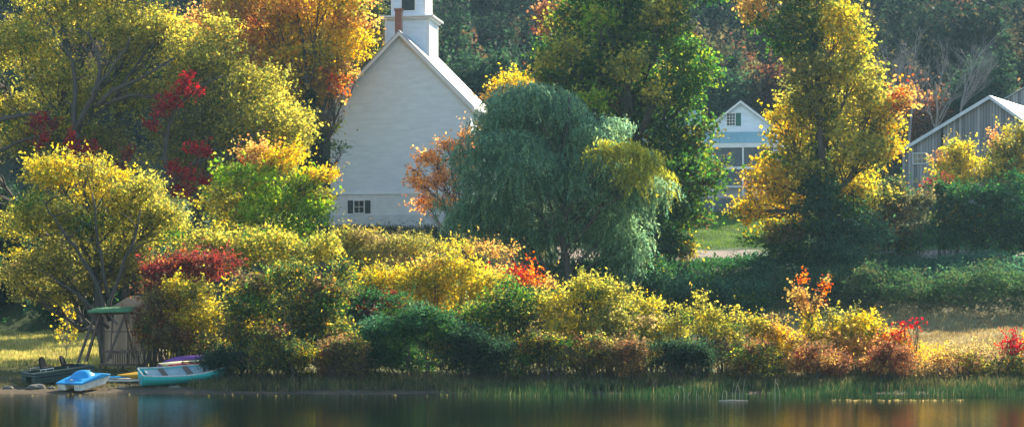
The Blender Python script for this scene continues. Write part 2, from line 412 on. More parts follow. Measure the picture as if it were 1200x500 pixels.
def plant(name, label, cat, Y, basepx, bl, pal, L, Wd, lai=3.2, r0=.2, rng_seed=1, group=None, basepy=None,
          limbs=(), bark='bark', depth=.85, up=.5, tuft=1.0, hollow=.5, subs=10, fork=.35, names=('trunk', 'crown'), fine=.85, jit=.5, sag=-.08, down=0):
    rng = np.random.default_rng(rng_seed)
    bx = X(basepx, Y); base = np.array([bx, Y, float(gz(bx, Y)) if basepy is None else Z(basepy, Y)])
    root = thing(name, tuple(base), label, cat, group)
    blobs = px_blobs(bl, Y, pal, rng, depth, jit)
    V, Cc, tips = grown(blobs, L, Wd, lai, rng, fine, up, tuft, hollow, down, .42 if names[0] == 'stems' else .22)
    keep = V[:, :, 2].min(1) > gz(V[:, 0, 0], V[:, 0, 1]) + .02
    V = V[keep]; Cc = Cc[keep]
    link(names[1], np_mesh(names[1], (V - base).reshape(-1, 3), 4, Cc), M['leaf'], root)
    if names[0] == 'trunk':
        mb = skeleton(base, blobs, tips, r0, rng, fork, subs, sag=sag)
        for ly, rl, pts in limbs:
            P = [W3(a, b, ly + .25 * math.sin(a * .3 + b * .2)) for a, b in pts]; Q = []
            for i in range(len(P) - 1):
                for t in (0, .33, .66): Q.append(P[i] * (1 - t) + P[i+1] * t + rng.normal(0, .05, 3))
            Q.append(P[-1]); mb.tube(Q, [rl * (1 - .8 * i / len(Q)) for i in range(len(Q))], 6)
            for i in range(3, len(Q) - 1, 2):
                e = Q[i] + np.array([rng.normal(0, .9), rng.normal(0, .4), rng.uniform(.2, 1.3)]); mb.tube(bez(Q[i], e, .05, rng, 5, .04), [rl*.35, rl*.28, rl*.2, rl*.12, .008], 4)
    else:   # a bush: many stems from the ground
        mb = MB()
        for (c, rad, p2), tp in zip(blobs, tips):
            for q in rng.choice(len(tp), min(subs, len(tp)), replace=False):
                t = np.array(c) + (tp[q] - np.array(c)) * rng.uniform(.9, 1.3); gx = c[0] + (t[0] - c[0]) * .4; gy = c[1] + (t[1] - c[1]) * .4
                s0 = np.array([gx, gy, float(gz(gx, gy)) - .1])
                P = bez(s0, t, 0, rng, 5, .03); mb.tube(P, [r0 * (1 - .75 * k / 4) for k in range(5)], 4)
    shift_build(mb, names[0], M[bark], root)
    return root
def bush(name, label, Y, bl, pal, seed, L=.15, Wd=.09, lai=3.0, cat='bush', **kw):
    bx = sum(b[0] for b in bl) / len(bl)
    return plant(name, label, cat, Y, bx, bl, pal, L, Wd, lai, r0=kw.pop('r0', .025), rng_seed=seed,
                 names=('stems', 'foliage'), subs=kw.pop('subs', 12), **kw)

# ------------------------------------------------------------------ setting: ground, water
xs = np.concatenate([np.linspace(-380, -70, 32), np.linspace(-68, 68, 200), np.linspace(70, 380, 32)])
ys = np.concatenate([np.linspace(-150, 80, 12), np.linspace(82, 240, 240), np.linspace(244, 640, 80)])
GX, GY = np.meshgrid(xs, ys); GZ = gz(GX, GY)
nx, ny = len(xs), len(ys)
vs = np.stack([GX, GY, GZ], -1).reshape(-1, 3)
me = bpy.data.meshes.new('ground')
ii = (np.arange(ny-1)[:, None] * nx + np.arange(nx-1)[None]).ravel()
fs = np.stack([ii, ii+1, ii+nx+1, ii+nx], 1)
me.from_pydata(vs.tolist(), [], fs.tolist()); me.polygons.foreach_set('use_smooth', [True]*len(me.polygons)); me.update()
m, nt, out = newmat('ground_soil_and_grass')
p = N(nt, 'ShaderNodeBsdfPrincipled', Roughness=.95); p.inputs['Specular IOR Level'].default_value = .15
g = nt.nodes.new('ShaderNodeNewGeometry'); sp = nt.nodes.new('ShaderNodeSeparateXYZ'); nt.links.new(g.outputs['Position'], sp.inputs[0])
nz = N(nt, 'ShaderNodeTexNoise', Scale=.35, Detail=8, Roughness=.7); nt.links.new(g.outputs['Position'], nz.inputs['Vector'])
nf = N(nt, 'ShaderNodeTexNoise', Scale=6, Detail=6, Roughness=.7); nt.links.new(g.outputs['Position'], nf.inputs['Vector'])
ma = nt.nodes.new('ShaderNodeMath'); ma.operation = 'MULTIPLY_ADD'; ma.inputs[1].default_value = 8; nt.links.new(nz.outputs['Fac'], ma.inputs[0]); nt.links.new(sp.outputs['Y'], ma.inputs[2])
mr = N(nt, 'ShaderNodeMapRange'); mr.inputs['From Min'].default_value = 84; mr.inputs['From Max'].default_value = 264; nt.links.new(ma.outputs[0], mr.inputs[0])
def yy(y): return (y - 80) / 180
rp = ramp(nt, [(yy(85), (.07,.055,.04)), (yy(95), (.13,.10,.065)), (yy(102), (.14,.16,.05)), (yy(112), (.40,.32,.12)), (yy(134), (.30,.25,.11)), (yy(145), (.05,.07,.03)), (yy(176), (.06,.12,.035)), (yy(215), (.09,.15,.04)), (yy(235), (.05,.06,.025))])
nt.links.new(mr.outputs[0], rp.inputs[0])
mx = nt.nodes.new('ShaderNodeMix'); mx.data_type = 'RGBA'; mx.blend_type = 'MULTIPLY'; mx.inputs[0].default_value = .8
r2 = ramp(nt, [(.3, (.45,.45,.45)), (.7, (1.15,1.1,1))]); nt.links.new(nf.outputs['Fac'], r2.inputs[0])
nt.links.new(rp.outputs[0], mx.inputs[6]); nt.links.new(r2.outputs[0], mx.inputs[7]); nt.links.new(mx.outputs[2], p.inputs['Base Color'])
b = N(nt, 'ShaderNodeBump', Strength=.8, Distance=.1); nt.links.new(nf.outputs['Fac'], b.inputs['Height']); nt.links.new(b.outputs[0], p.inputs['Normal'])
nt.links.new(p.outputs[0], out.inputs[0])
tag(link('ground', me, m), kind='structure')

m, nt, out = newmat('lake_water')
p = N(nt, 'ShaderNodeBsdfPrincipled', Roughness=.04, IOR=1.33); p.inputs['Base Color'].default_value = (.004,.008,.006,1)
g = nt.nodes.new('ShaderNodeNewGeometry'); mp = nt.nodes.new('ShaderNodeMapping'); mp.inputs['Scale'].default_value = (.8, 2.2, 1)
nt.links.new(g.outputs['Position'], mp.inputs[0])
nz = N(nt, 'ShaderNodeTexNoise', Scale=3.0, Detail=3, Roughness=.5); nt.links.new(mp.outputs[0], nz.inputs['Vector'])
b = N(nt, 'ShaderNodeBump', Strength=.35, Distance=.02); nt.links.new(nz.outputs['Fac'], b.inputs['Height']); nt.links.new(b.outputs[0], p.inputs['Normal'])
nt.links.new(p.outputs[0], out.inputs[0])
wb = MB(); wb.add([(-380,-150,0),(380,-150,0),(380,96,0),(-380,96,0)], [(0,1,2,3)])
tag(wb.build('lake_water', m), kind='structure')

# road: a strip laid on the ground, 4 mm above
def ribbon(name, mat, x0, x1, ya, yb, lift, nseg=60, ny_=6):
    vs = []; fs = []
    for i in range(nseg + 1):
        x = x0 + (x1 - x0) * i / nseg
        for j in range(ny_ + 1):
            y = ya(x) + (yb(x) - ya(x)) * j / ny_
            vs.append((x, y, float(gz(x, y)) + lift))
    for i in range(nseg):
        for j in range(ny_):
            a = i * (ny_ + 1) + j
            fs.append((a, a + ny_ + 1, a + ny_ + 2, a + 1))
    return tag(MB().add(vs, fs).build(name, mat, smooth=True), kind='structure')
M['road'] = mat_surface('gravel_road', (.20,.15,.12), (.13,.10,.08), scale=2, rough=.95, bump=.6)
ribbon('road', M['road'], 4, 120, lambda x: 162, lambda x: 175.5, .06)

# ------------------------------------------------------------------ church
def gable_house_mesh(): pass
A = R(-9)
cx, cy = X(388, 170), 170.0
fz = Z(262, 170)
Wc = 12.5; Hc = 10.3; Lc = 14.0; RISE = 6.35
ch = thing('church', (cx, cy, fz), 'white clapboard church with a square belfry tower above its steep gable end', 'church', rz=A)
# local frame: x along the gable wall, y along the nave
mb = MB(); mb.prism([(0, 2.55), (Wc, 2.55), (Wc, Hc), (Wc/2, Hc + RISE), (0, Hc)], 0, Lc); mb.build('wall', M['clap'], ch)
MB().box(-.03, Wc+.03, -.03, Lc+.03, .75, 2.548).build('skirt_panel', M['skirt'], ch)
MB().box(-.10, Wc+.10, -.10, Lc+.10, 2.55, 2.67).build('water_table_trim', M['white'], ch)
MB().box(-.12, Wc+.12, -.12, Lc+.12, -1.5, .748).build('foundation', M['foundation'], ch)
ov = .45; sl = RISE / (Wc / 2)
def roof_slab(side, x_mid, half, z_e, rise, y0, y1, o=.45, t=.16, rakelift=.05):
    s_ = rise / half
    x_e = half + o
    pts = [(0, z_e + rise + rakelift), (x_e, z_e + rise - s_ * x_e + rakelift), (x_e, z_e + rise - s_ * x_e + rakelift + t*1.4), (0, z_e + rise + rakelift + t*1.4)]
    pts = [(x_mid + side * x, z) for x, z in pts]
    if side < 0: pts = pts[::-1]
    return MB().prism(pts, y0, y1)
for sd in (-1, 1):
    roof_slab(sd, Wc/2, Wc/2, Hc, RISE, -ov, Lc + ov).build('roof', M['metal_roof'], ch)
    # rake boards and frieze on the gable
    for (yy0, yy1, drop, th) in ((-ov - .06, -ov + .02, .30, .34), (-.09, -.003, .62, .34)):
        xe = Wc/2 + (ov if yy0 < -.2 else 0)
        pts = [(0, Hc+RISE+.06-drop*.9), (xe, Hc+RISE-sl*xe+.06-drop*.9), (xe, Hc+RISE-sl*xe+.06-drop*.9+th), (0, Hc+RISE+.06-drop*.9+th)]
        pts = [(Wc/2 + sd * x, z) for x, z in pts]
        if sd < 0: pts = pts[::-1]
        MB().prism(pts, yy0, yy1).build('rake_board', M['white'], ch)
for x0 in (-.03, Wc - .22):
    MB().box(x0, x0 + .25, -.06, -.002, 2.67, Hc - .1).build('corner_board', M['white'], ch)
# cornice return under the eaves along the side
MB().box(Wc + .005, Wc + .30, 0, Lc, Hc - .55, Hc - .33).build('eave_soffit', M['white'], ch)
def window(parent, x, z, w, h, y=-.03, shutters=None, frame='white', sw=.42, cols=2, rows=2, sides=(-1, 1)):
    f = MB(); t = .09
    f.box(x-w/2-t, x+w/2+t, y-.07, y, z+h, z+h+t).box(x-w/2-t, x+w/2+t, y-.09, y, z-t, z)
    f.box(x-w/2-t, x-w/2, y-.07, y, z, z+h).box(x+w/2, x+w/2+t, y-.07, y, z, z+h)
    for i in range(1, cols): f.box(x-w/2+w*i/cols-.02, x-w/2+w*i/cols+.02, y-.045, y-.02, z, z+h)
    for i in range(1, rows): f.box(x-w/2, x+w/2, y-.05, y-.018, z+h*i/rows-.02, z+h*i/rows+.02)
    wf = f.build('window', M[frame], parent)
    MB().box(x-w/2, x+w/2, y-.015, y-.004, z, z+h).build('pane', M['glass'], wf)
    if shutters:
        for s_ in sides:
            c = x + s_ * (w/2 + t + sw/2 + .01); sb = MB()
            sb.box(c-sw/2, c+sw/2, y-.04, y-.002, z-.05, z+h+.05)
            k = z
            while k < z + h - .05:
                sb.box(c-sw/2+.05, c+sw/2-.05, y-.055, y-.038, k, k+.035); k += .08
            sb.build('shutter', M[shutters], parent)
window(ch, 2.55, .95, .85, 1.05, y=-.035, shutters='dark_slats', cols=2, rows=2, sw=.5)
# tower: set back along the ridge
tw = 4.0; ty = 3.2; tx0 = Wc/2 - tw/2 - .05; tz0 = Hc + 1.2; tz1 = Hc + RISE + 1.75
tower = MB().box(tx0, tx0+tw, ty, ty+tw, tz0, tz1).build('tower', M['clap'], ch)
for (a, b_) in ((tx0-.04, ty-.04), (tx0+tw-.20, ty-.04), (tx0-.04, ty+tw-.20), (tx0+tw-.20, ty+tw-.20)):
    MB().box(a, a+.24, b_, b_+.24, tz0, tz1-.02).build('corner_board', M['white'], tower)
cb = MB().box(tx0-.25, tx0+tw+.25, ty-.25, ty+tw+.25, tz1, tz1+.16)
cb.box(tx0-.45, tx0+tw+.45, ty-.45, ty+tw+.45, tz1+.16, tz1+.30)
cb.build('cornice', M['white'], tower)
bw = 3.1; bx0 = tx0 + (tw-bw)/2; by0 = ty + (tw-bw)/2; bz0 = tz1+.30; bz1 = bz0 + 4.0
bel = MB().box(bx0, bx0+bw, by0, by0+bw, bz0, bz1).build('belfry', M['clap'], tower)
for (dx, dy) in ((-.04,-.04),(bw-.16,-.04),(-.04,bw-.16),(bw-.16,bw-.16)):
    MB().box(bx0+dx, bx0+dx+.20, by0+dy, by0+dy+.20, bz0, bz1-.02).build('corner_board', M['white'], bel)
lx = bx0 + bw/2
MB().box(lx-.72, lx+.72, by0-.06, by0-.003, bz0+.42, bz0+.54).box(lx-.72, lx-.60, by0-.06, by0-.003, bz0+.54, bz0+2.6).box(lx+.60, lx+.72, by0-.06, by0-.003, bz0+.54, bz0+2.6).box(lx-.72, lx+.72, by0-.06, by0-.003, bz0+2.6, bz0+2.72).build('louvre_frame', M['white'], bel)
lv = MB().box(lx-.60, lx+.60, by0-.02, by0-.004, bz0+.54, bz0+2.6)
k = bz0+.56
while k < bz0+2.55: lv.box(lx-.60, lx+.60, by0-.05, by0-.018, k, k+.03); k += .1
lv.build('louvre', M['dark_slats'], bel)
MB().box(bx0-.3, bx0+bw+.3, by0-.3, by0+bw+.3, bz1, bz1+.25).build('belfry_cornice', M['white'], bel)
sp_ = MB(); c0 = (bx0+bw/2, by0+bw/2)
sp_.add([(bx0-.1,by0-.1,bz1+.25),(bx0+bw+.1,by0-.1,bz1+.25),(bx0+bw+.1,by0+bw+.1,bz1+.25),(bx0-.1,by0+bw+.1,bz1+.25),(c0[0],c0[1],bz1+4.5)], [(0,1,4),(1,2,4),(2,3,4),(3,0,4),(3,2,1,0)])
sp_.build('spire', M['metal_roof'], bel)
# side windows of the nave
for i in range(4):
    yy_ = 1.6 + i * 3.2
    f = MB().box(Wc+.004, Wc+.07, yy_-.1, yy_+1.2, 4.2, 4.3).box(Wc+.004, Wc+.07, yy_-.1, yy_, 4.3, 7.4).box(Wc+.004, Wc+.07, yy_+1.1, yy_+1.2, 4.3, 7.4).box(Wc+.004, Wc+.07, yy_-.1, yy_+1.2, 7.4, 7.5)
    w_ = f.build('window', M['white'], ch); MB().box(Wc+.004, Wc+.02, yy_, yy_+1.1, 4.3, 7.4).build('pane', M['glass'], w_)
chm = MB().box(Wc/2-.55, Wc/2+.02, .35, 1.0, Hc+RISE-.6, Hc+RISE+2.1).box(Wc/2-.62, Wc/2+.09, .28, 1.07, Hc+RISE+2.1, Hc+RISE+2.3)
chm.build('chimney', M['brick'], ch)

# ------------------------------------------------------------------ house with porch
HY = 207.0; hs = HY / F
hb = Z(236, HY)
ho = thing('house', (X(868, HY), HY, hb), 'white gabled house with green shutters above a blue green porch roof, behind the trees', 'house', rz=R(-8))
def hz(py): return (236 - py) * hs
hw = 4.4; pk = hz(119); ev = hz(156)
rise = pk - ev
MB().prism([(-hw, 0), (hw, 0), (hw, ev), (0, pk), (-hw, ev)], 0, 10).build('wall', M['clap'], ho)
for sd in (-1, 1): roof_slab(sd, 0, hw, ev, rise, -.35, 10.3, o=.30, t=.12).build('roof', M['dark_roof'], ho)
for sd in (-1, 1):
    pts = [(0, pk-.18), (hw+.35, pk - rise/hw*(hw+.35)-.18), (hw+.35, pk - rise/hw*(hw+.35)+.06), (0, pk+.06)]
    pts = [(sd*x, z) for x, z in pts]
    if sd < 0: pts = pts[::-1]
    MB().prism(pts, -.42, -.353).build('rake_board', M['white'], ho)
window(ho, -1.05, hz(147), .85, hz(133)-hz(147), y=0, shutters='shutter_green', cols=3, rows=4, sw=.55, sides=(1,))
window(ho, -1.3, hz(193), 1.0, 1.6, y=0, cols=2, rows=2)
window(ho, 1.5, hz(193), 1.0, 1.6, y=0, cols=2, rows=2)
MB().box(-hw-.2, hw+.2, -.25, -.003, ev-.12, ev+.02).build('belt_trim', M['white'], ho)
# side wing to the left
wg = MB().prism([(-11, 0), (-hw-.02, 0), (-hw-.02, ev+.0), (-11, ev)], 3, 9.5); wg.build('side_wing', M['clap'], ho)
MB().add([(-11.3, 2.5, ev+.02), (-hw-.05, 2.5, ev+.02), (-hw-.05, 6.2, pk-.3), (-11.3, 6.2, pk-.3), (-11.3, 9.9, ev+.02), (-hw-.05, 9.9, ev+.02)], [(0,1,2,3),(3,2,5,4)]).build('wing_roof', M['metal_roof'], ho)
# porch
pr = MB().add([(-6.5,-2.6,hz(170)),(hw+.2,-2.6,hz(170)),(hw+.2,-.26,hz(156)),(-6.5,-.26,hz(156)),(-6.5,-2.6,hz(170)+.1),(hw+.2,-2.6,hz(170)+.1),(hw+.2,-.26,hz(156)+.1),(-6.5,-.26,hz(156)+.1)],
              [(0,3,2,1),(4,5,6,7),(0,1,5,4),(1,2,6,5),(2,3,7,6),(3,0,4,7)])
for i in range(24):
    xx = -6.4 + i * .425
    pr.add([(xx,-2.6,hz(170)+.1),(xx+.05,-2.6,hz(170)+.1),(xx+.05,-.26,hz(156)+.1),(xx,-.26,hz(156)+.1),(xx,-2.6,hz(170)+.15),(xx+.05,-2.6,hz(170)+.15),(xx+.05,-.26,hz(156)+.15),(xx,-.26,hz(156)+.15)],[(4,5,6,7),(0,1,5,4),(1,2,6,5),(3,0,4,7)])
pr.build('porch_roof', M['teal_roof'], ho)
MB().box(-6.5, hw+.2, -2.62, -2.5, hz(175), hz(170)-.005).build('porch_beam', M['white'], ho)
for xx in (-6.4, -2.9, .3, 3.6): MB().box(xx-.09, xx+.09, -2.6, -2.42, -1.2, hz(175)-.004).build('porch_post', M['white'], ho)
MB().box(-6.5, hw+.2, -2.6, -.02, -1.2, .28).build('porch_floor', M['screen'], ho)
for x0_, x1_ in ((-6.3, -3.0), (-2.8, .2), (.4, 3.5)):
    MB().box(x0_, x1_, -2.47, -2.43, hz(219)+.003, hz(200)).box(x0_, x1_, -2.47, -2.43, hz(197), hz(175)-.006).build('porch_screen_and_shade', M['screen'], ho)  # upper dark panels stand in for the shadow under the porch roof
rl = MB().box(-6.3, 3.5, -2.56, -2.415, hz(200), hz(197)).box(-6.3, 3.5, -2.56, -2.42, hz(221), hz(219))
rl.build('porch_railing', M['white'], ho)

# ------------------------------------------------------------------ barns
BY = 190.0; bs = BY / F
bz = Z(222, BY)
AB = R(30)
ba = thing('barn', (X(1057, BY), BY, bz), 'weathered grey board barn with a long sloping roofline and pale metal roof', 'barn', rz=-AB)
def bx_(px):
    t = (px - 600) / F; return (t * BY - X(1057, BY)) / (math.cos(AB) + t * math.sin(AB))
def bzz(py, px=1057): return Z(py, BY - bx_(px) * math.sin(AB)) - bz
xa, xr = bx_(1161), bx_(1161) + 6.0
zA, zL = bzz(114, 1161), bzz(177)
zR = zA - 4.6
MB().prism([(0, -2), (xr, -2), (xr, zR), (xa, zA), (0, zL)], 0, 16).build('wall', M['barn'], ba)
def slab2(p0, p1, y0, y1, t=.12, lift=.03):
    return MB().prism([(p0[0], p0[1]+lift), (p1[0], p1[1]+lift), (p1[0], p1[1]+lift+t), (p0[0], p0[1]+lift+t)], y0, y1)
sL = (zA-zL)/xa; sR = (zA-zR)/(xr-xa)
slab2((-.5, zL-.5*sL), (xa, zA), -.4, 16.4).build('roof', M['metal_roof'], ba)
slab2((xa, zA), (xr+.5, zR-.5*sR), -.4, 16.4).build('roof', M['metal_roof'], ba)
slab2((-.5, zL-.5*sL-.22), (xa, zA-.22), -.46, -.403, t=.36).build('rake_board', M['foundation'], ba)
slab2((xa, zA-.22), (xr+.5, zR-.5*sR-.22), -.46, -.403, t=.36).build('rake_board', M['foundation'], ba)
window(ba, bx_(1078), bzz(192), 1.3, .95, y=0, cols=3, rows=2, frame='foundation')
MB().box(bx_(1103), bx_(1104)+.1, -.03, -.002, bzz(215), bzz(150)).build('door_gap', M['black'], ba)
MB().box(bx_(1142), bx_(1152), -.06, -.004, bzz(208), bzz(190)).build('door', M['white'], ba)
B2 = 215.0
b2 = thing('barn', (X(1180, B2), B2, Z(150, B2)), 'second pale roofed outbuilding behind the grey barn at the far right', 'barn', rz=R(-30))
s2 = B2/F
MB().prism([(0,-4),(11,-4),(11,36*s2),(5.5,(150-86)*s2),(0,36*s2)],0,9).build('wall', M['barn'], b2)
slab2((-.4, 36*s2-.35),(5.5,64*s2),-.3,9.3).build('roof', M['metal_roof'], b2)
slab2((5.5,64*s2),(11.4,36*s2-.35),-.3,9.3).build('roof', M['metal_roof'], b2)


# ------------------------------------------------------------------ trees
LB = (.17, .10)
plant('willow_tree', 'huge spreading yellow green tree at the far left with dark bare limbs', 'tree', 147, 90,
      [(30,62,52,42),(95,25,60,45),(150,50,58,50),(20,140,45,40,None),(75,110,62,45),(150,115,60,45),(-40,60,50,60),(60,165,60,35,'olive_y'),(-30,170,50,50,'olive_y'),(120,175,55,40,'olive_y'),(195,45,38,40),(60,-25,60,40),(150,-20,60,40)],
      'yg', .24, .13, lai=1.6, r0=.6, rng_seed=11,
      limbs=[(141.6,.30,[(92,240),(90,180),(87,140),(88,95),(84,68),(72,50)]),(141.2,.24,[(89,155),(108,112),(118,85),(113,60),(104,38)]),(141,.15,[(110,108),(125,88),(145,62),(152,42)]),(141,.2,[(112,125),(130,108),(165,92),(205,68)]),(141.3,.15,[(118,122),(150,113),(185,112),(205,116)]),(140.8,.22,[(-12,148),(10,138),(35,135),(60,140),(68,155)]),(140.8,.14,[(-10,182),(20,166),(50,160),(66,150)])], subs=16, fork=.3, hollow=.35, sag=-.1, tuft=.95)
plant('willow_tree', 'yellow green tree with arching limbs just right of the huge far left tree', 'tree', 146, 232,
      [(235,55,42,42),(215,110,48,40),(270,95,48,45),(320,140,46,40),(275,150,55,38,'olive_y'),(215,165,48,35,'olive_y'),(335,178,36,34),(225,205,45,35,'olive_y'),(290,115,45,40)],
      'yg', .24, .13, lai=1.8, r0=.45, rng_seed=12, limbs=[(139.9,.2,[(205,230),(192,180),(196,150),(208,125),(232,103),(262,88)]),(139.6,.15,[(225,235),(250,200),(280,170),(310,150)]),(140,.14,[(205,215),(225,190),(262,182)])], subs=16, hollow=.35)
plant('shade_tree', 'small yellow leaved tree with a dark forked trunk standing by the wooden swing shelter', 'tree', 105, 128,
      [(60,205,42,26,'yellow'),(110,222,42,34,'yellow'),(160,225,40,34),(35,260,40,36),(90,268,46,36),(150,270,46,36),(190,258,28,30),(50,310,42,34,'olive_y'),(105,315,48,32,'olive_y'),(165,310,38,28,'olive_y'),(25,330,28,22,'olive_y'),(80,340,36,20,'olive_y')],
      'yg', .17, .09, lai=2.0, r0=.34, rng_seed=13, limbs=[(101.8,.13,[(128,375),(112,330),(88,290),(62,255),(50,235)]),(101.6,.12,[(128,370),(140,320),(158,280),(165,245)]),(101.8,.11,[(126,350),(118,300),(112,255),(108,225)]),(101.9,.09,[(128,385),(95,350),(70,330),(45,315)])], subs=14, fork=.22, hollow=.4)
plant('maple_tree', 'big orange and gold maple beside the left corner of the church', 'tree', 161, 378,
      [(245,30,50,45,'orange'),(310,10,60,45,'orange'),(375,20,55,45),(290,65,50,42,'orange'),(350,65,52,45),(400,55,36,38),(335,110,48,36),(385,105,40,34,'orange'),(360,145,38,30,'olive_y'),(410,20,25,30,'orange'),(300,-30,60,40,'orange'),(380,-30,50,40)],
      'gold', .27, .19, lai=2.1, r0=.38, rng_seed=14, subs=12, hollow=.35)
plant('maple_tree', 'yellow green maple with orange tips standing below the big orange maple', 'tree', 121, 320,
      [(298,182,24,15,'orange'),(332,190,26,18,'gold'),(272,208,28,18),(312,215,36,22),(352,210,28,18),(378,203,20,12,'gold'),(262,238,28,20,'yg'),(305,245,40,26),(350,240,32,22),(372,232,18,14,'yg'),(285,268,36,20,'yg'),(335,270,38,18)],
      'lime', .20, .14, lai=2.8, r0=.22, rng_seed=15, subs=10)
plant('maple_tree', 'tall dense dark green maple behind the willow', 'tree', 153, 745,
      [(665,55,45,52,'green'),(715,20,58,52),(775,25,52,52,'green'),(740,80,60,55),(800,85,42,50),(690,105,58,42,'green'),(755,140,60,48),(805,148,33,46),(655,62,28,22,'yg',-4),(735,78,26,20,'yg',-5),(772,14,20,16,'yg',-4),(700,22,22,16,'lime',-4),(690,120,22,16,'lime',-5),(770,110,18,14,'yg',-5),(785,200,58,48),(822,200,29,34),(740,-35,75,40,'green'),(795,250,44,36),(640,95,26,22,'yg'),(735,65,22,22,'yg'),(805,-15,40,35),(700,170,60,50)],  # yg and lime blobs set forward paint sun glow onto the shaded front
      'green', .27, .20, lai=2.3, r0=.5, rng_seed=16, subs=12, hollow=.4)
plant('maple_tree', 'tall golden maple with ivy on its trunk between the white house and the grey barn', 'tree', 150, 965,
      [(945,-15,52,40,'olive_y'),(920,35,40,42,'green'),(980,35,42,45),(1000,80,40,40,'yg'),(945,90,46,42,'olive_y'),(1022,130,38,34),(1050,120,22,24,'orange'),(965,140,46,42,'yg'),(920,152,28,32),(1010,180,42,38,'yg'),(898,212,32,30,'gold'),(940,205,46,36,'yg'),(878,245,24,26,'gold'),(925,250,44,34,'gold'),(1000,225,42,30,'yellow'),(885,15,20,24,'orange'),(1035,160,26,28,'gold')],
      'yellow', .25, .19, lai=2.3, r0=.42, rng_seed=17, subs=14, hollow=.35)
plant('autumn_tree', 'half bare tree with pale orange leaves before the church wall', 'tree', 150, 560,
      [(505,188,20,11),(492,215,17,10),(527,172,14,10),(520,212,22,14),(500,240,18,10),(524,238,16,14),(543,195,14,15),(548,165,12,12),(486,200,9,6),(556,185,14,14)],
      'pale_or', .19, .13, lai=1.1, r0=.14, rng_seed=18, subs=22, hollow=.1, bark='twig', sag=-.02)
plant('autumn_tree', 'small orange crowned tree poking out behind the top left of the willow', 'tree', 158, 600,
      [(598,100,24,18),(615,125,26,20),(580,125,18,16),(575,155,22,18),(600,165,22,18)], 'gold', .22, .15, lai=2.0, r0=.14, rng_seed=19)
plant('maple_tree', 'reddish orange tree at the top left edge of the dark green maple', 'tree', 172, 660,
      [(642,14,16,12),(655,26,18,14),(640,36,14,12),(670,8,20,14)], 'rust', .27, .2, lai=1.8, r0=.14, rng_seed=20)
plant('small_tree', 'small golden yellow tree in front of the grey barn wall', 'tree', 167, 1122,
      [(1122,178,20,18),(1107,195,18,14),(1138,193,22,16),(1122,207,32,14),(1102,184,8,8,'pale_or')], 'yellow', .22, .15, lai=1.9, r0=.14, rng_seed=21, hollow=.2)
plant('small_tree', 'olive brown tree with gold tips at the far right before the barn', 'tree', 165, 1180,
      [(1176,178,18,20),(1198,170,22,26),(1170,203,30,20),(1205,198,32,24),(1164,162,8,10,'pale_or'),(1187,190,24,20,'yellow')], 'olive_y', .22, .13, lai=2.2, r0=.16, rng_seed=22, hollow=.2)
plant('sapling', 'spindly sapling with a few yellow leaves in the sunny field at the left', 'tree', 112, 78,
      [(76,362,10,9),(80,378,7,12),(72,392,6,10),(84,396,6,9)], 'yellow', .15, .10, lai=1.1, r0=.03, rng_seed=23, bark='bark_grey')
# pine beside the church's left corner and the dark conifer above
plant('pine_tree', 'dark green conifer showing between the orange maple and the belfry', 'tree', 200, 432,
      [(430,-30,16,30),(430,10,20,26),(432,40,24,26),(428,70,26,24),(430,100,28,24)], 'far_olive', .34, .12, lai=3.5, r0=.3, rng_seed=24)
plant('pine_tree', 'dark young pine at the lower left corner of the church wall', 'tree', 160, 380,
      [(364,130,10,24),(366,165,16,26),(366,200,18,26),(364,235,20,24),(398,172,13,6,'green')], 'conifer', .25, .08, lai=3.2, r0=.2, rng_seed=25)

# weeping willow
def weeping(name, label, Y, basepx, bl, seed):
    rng = np.random.default_rng(seed)
    bx = X(basepx, Y); base = np.array([bx, Y, float(gz(bx, Y))])
    root = thing(name, tuple(base), label, 'tree')
    blobs = px_blobs(bl, Y, 'willow', rng, .85, .5)
    lp = [b for g, b in lumps(blobs, rng)]; V, Cc, tips = grown(blobs, .26, .08, 2.0, rng, 1, .2, .8, .5, 1.2)
    VV = [V]; CC = [Cc]
    for c, rad, pal in lp:
        rad = np.array(rad); k = int(62 * (rad[0] * rad[2] + rad[0] * rad[1]) / 4)
        u = rng.normal(size=(k, 3)); u /= np.linalg.norm(u, axis=1)[:, None]; u[:, 2] = np.abs(u[:, 2]) * rng.choice([1, 1, 1, -.6], k)
        a = np.array(c) + u * rad * rng.uniform(.55, 1.06, k)[:, None]
        out = (a - np.array(c)); out[:, 2] = 0; out /= np.linalg.norm(out, axis=1)[:, None] + .3
        ln = rng.uniform(.5, 1.9, k); ns = 22
        t = np.linspace(0, 1, ns)
        wind = rng.normal(0, .24, (k, 1, 3)); wind[..., 2] = 0
        P = a[:, None, :] + out[:, None, :] * (ln[:, None] * .75 * np.sqrt(t)[None] )[..., None] - np.array([0, 0, 1]) * (ln[:, None] * (t ** 1.4)[None])[..., None] + wind * (t**2)[None, :, None] * ln[:, None, None]
        P = P + rng.normal(0, .035, P.shape)
        P = P.reshape(-1, 3)
        V = quads(P, .24, .065, rng, up=0, down=2.5)
        main = np.repeat(pick(pal, k, rng), ns, 0); own = pick(pal, len(P), rng)
        VV.append(V); CC.append((main * .7 + own * .3) * (rng.uniform(.8, 1.2, len(P)) * np.repeat(rng.uniform(.55, 1.5, k), ns))[:, None])
    V = np.concatenate(VV); Cc = np.concatenate(CC)
    link('crown', np_mesh('crown', (V - base).reshape(-1, 3), 4, Cc), M['leaf'], root)
    mb = skeleton(base, blobs, tips, .32, rng, .25, 6, sag=.05)
    shift_build(mb, 'trunk', M['bark'], root)
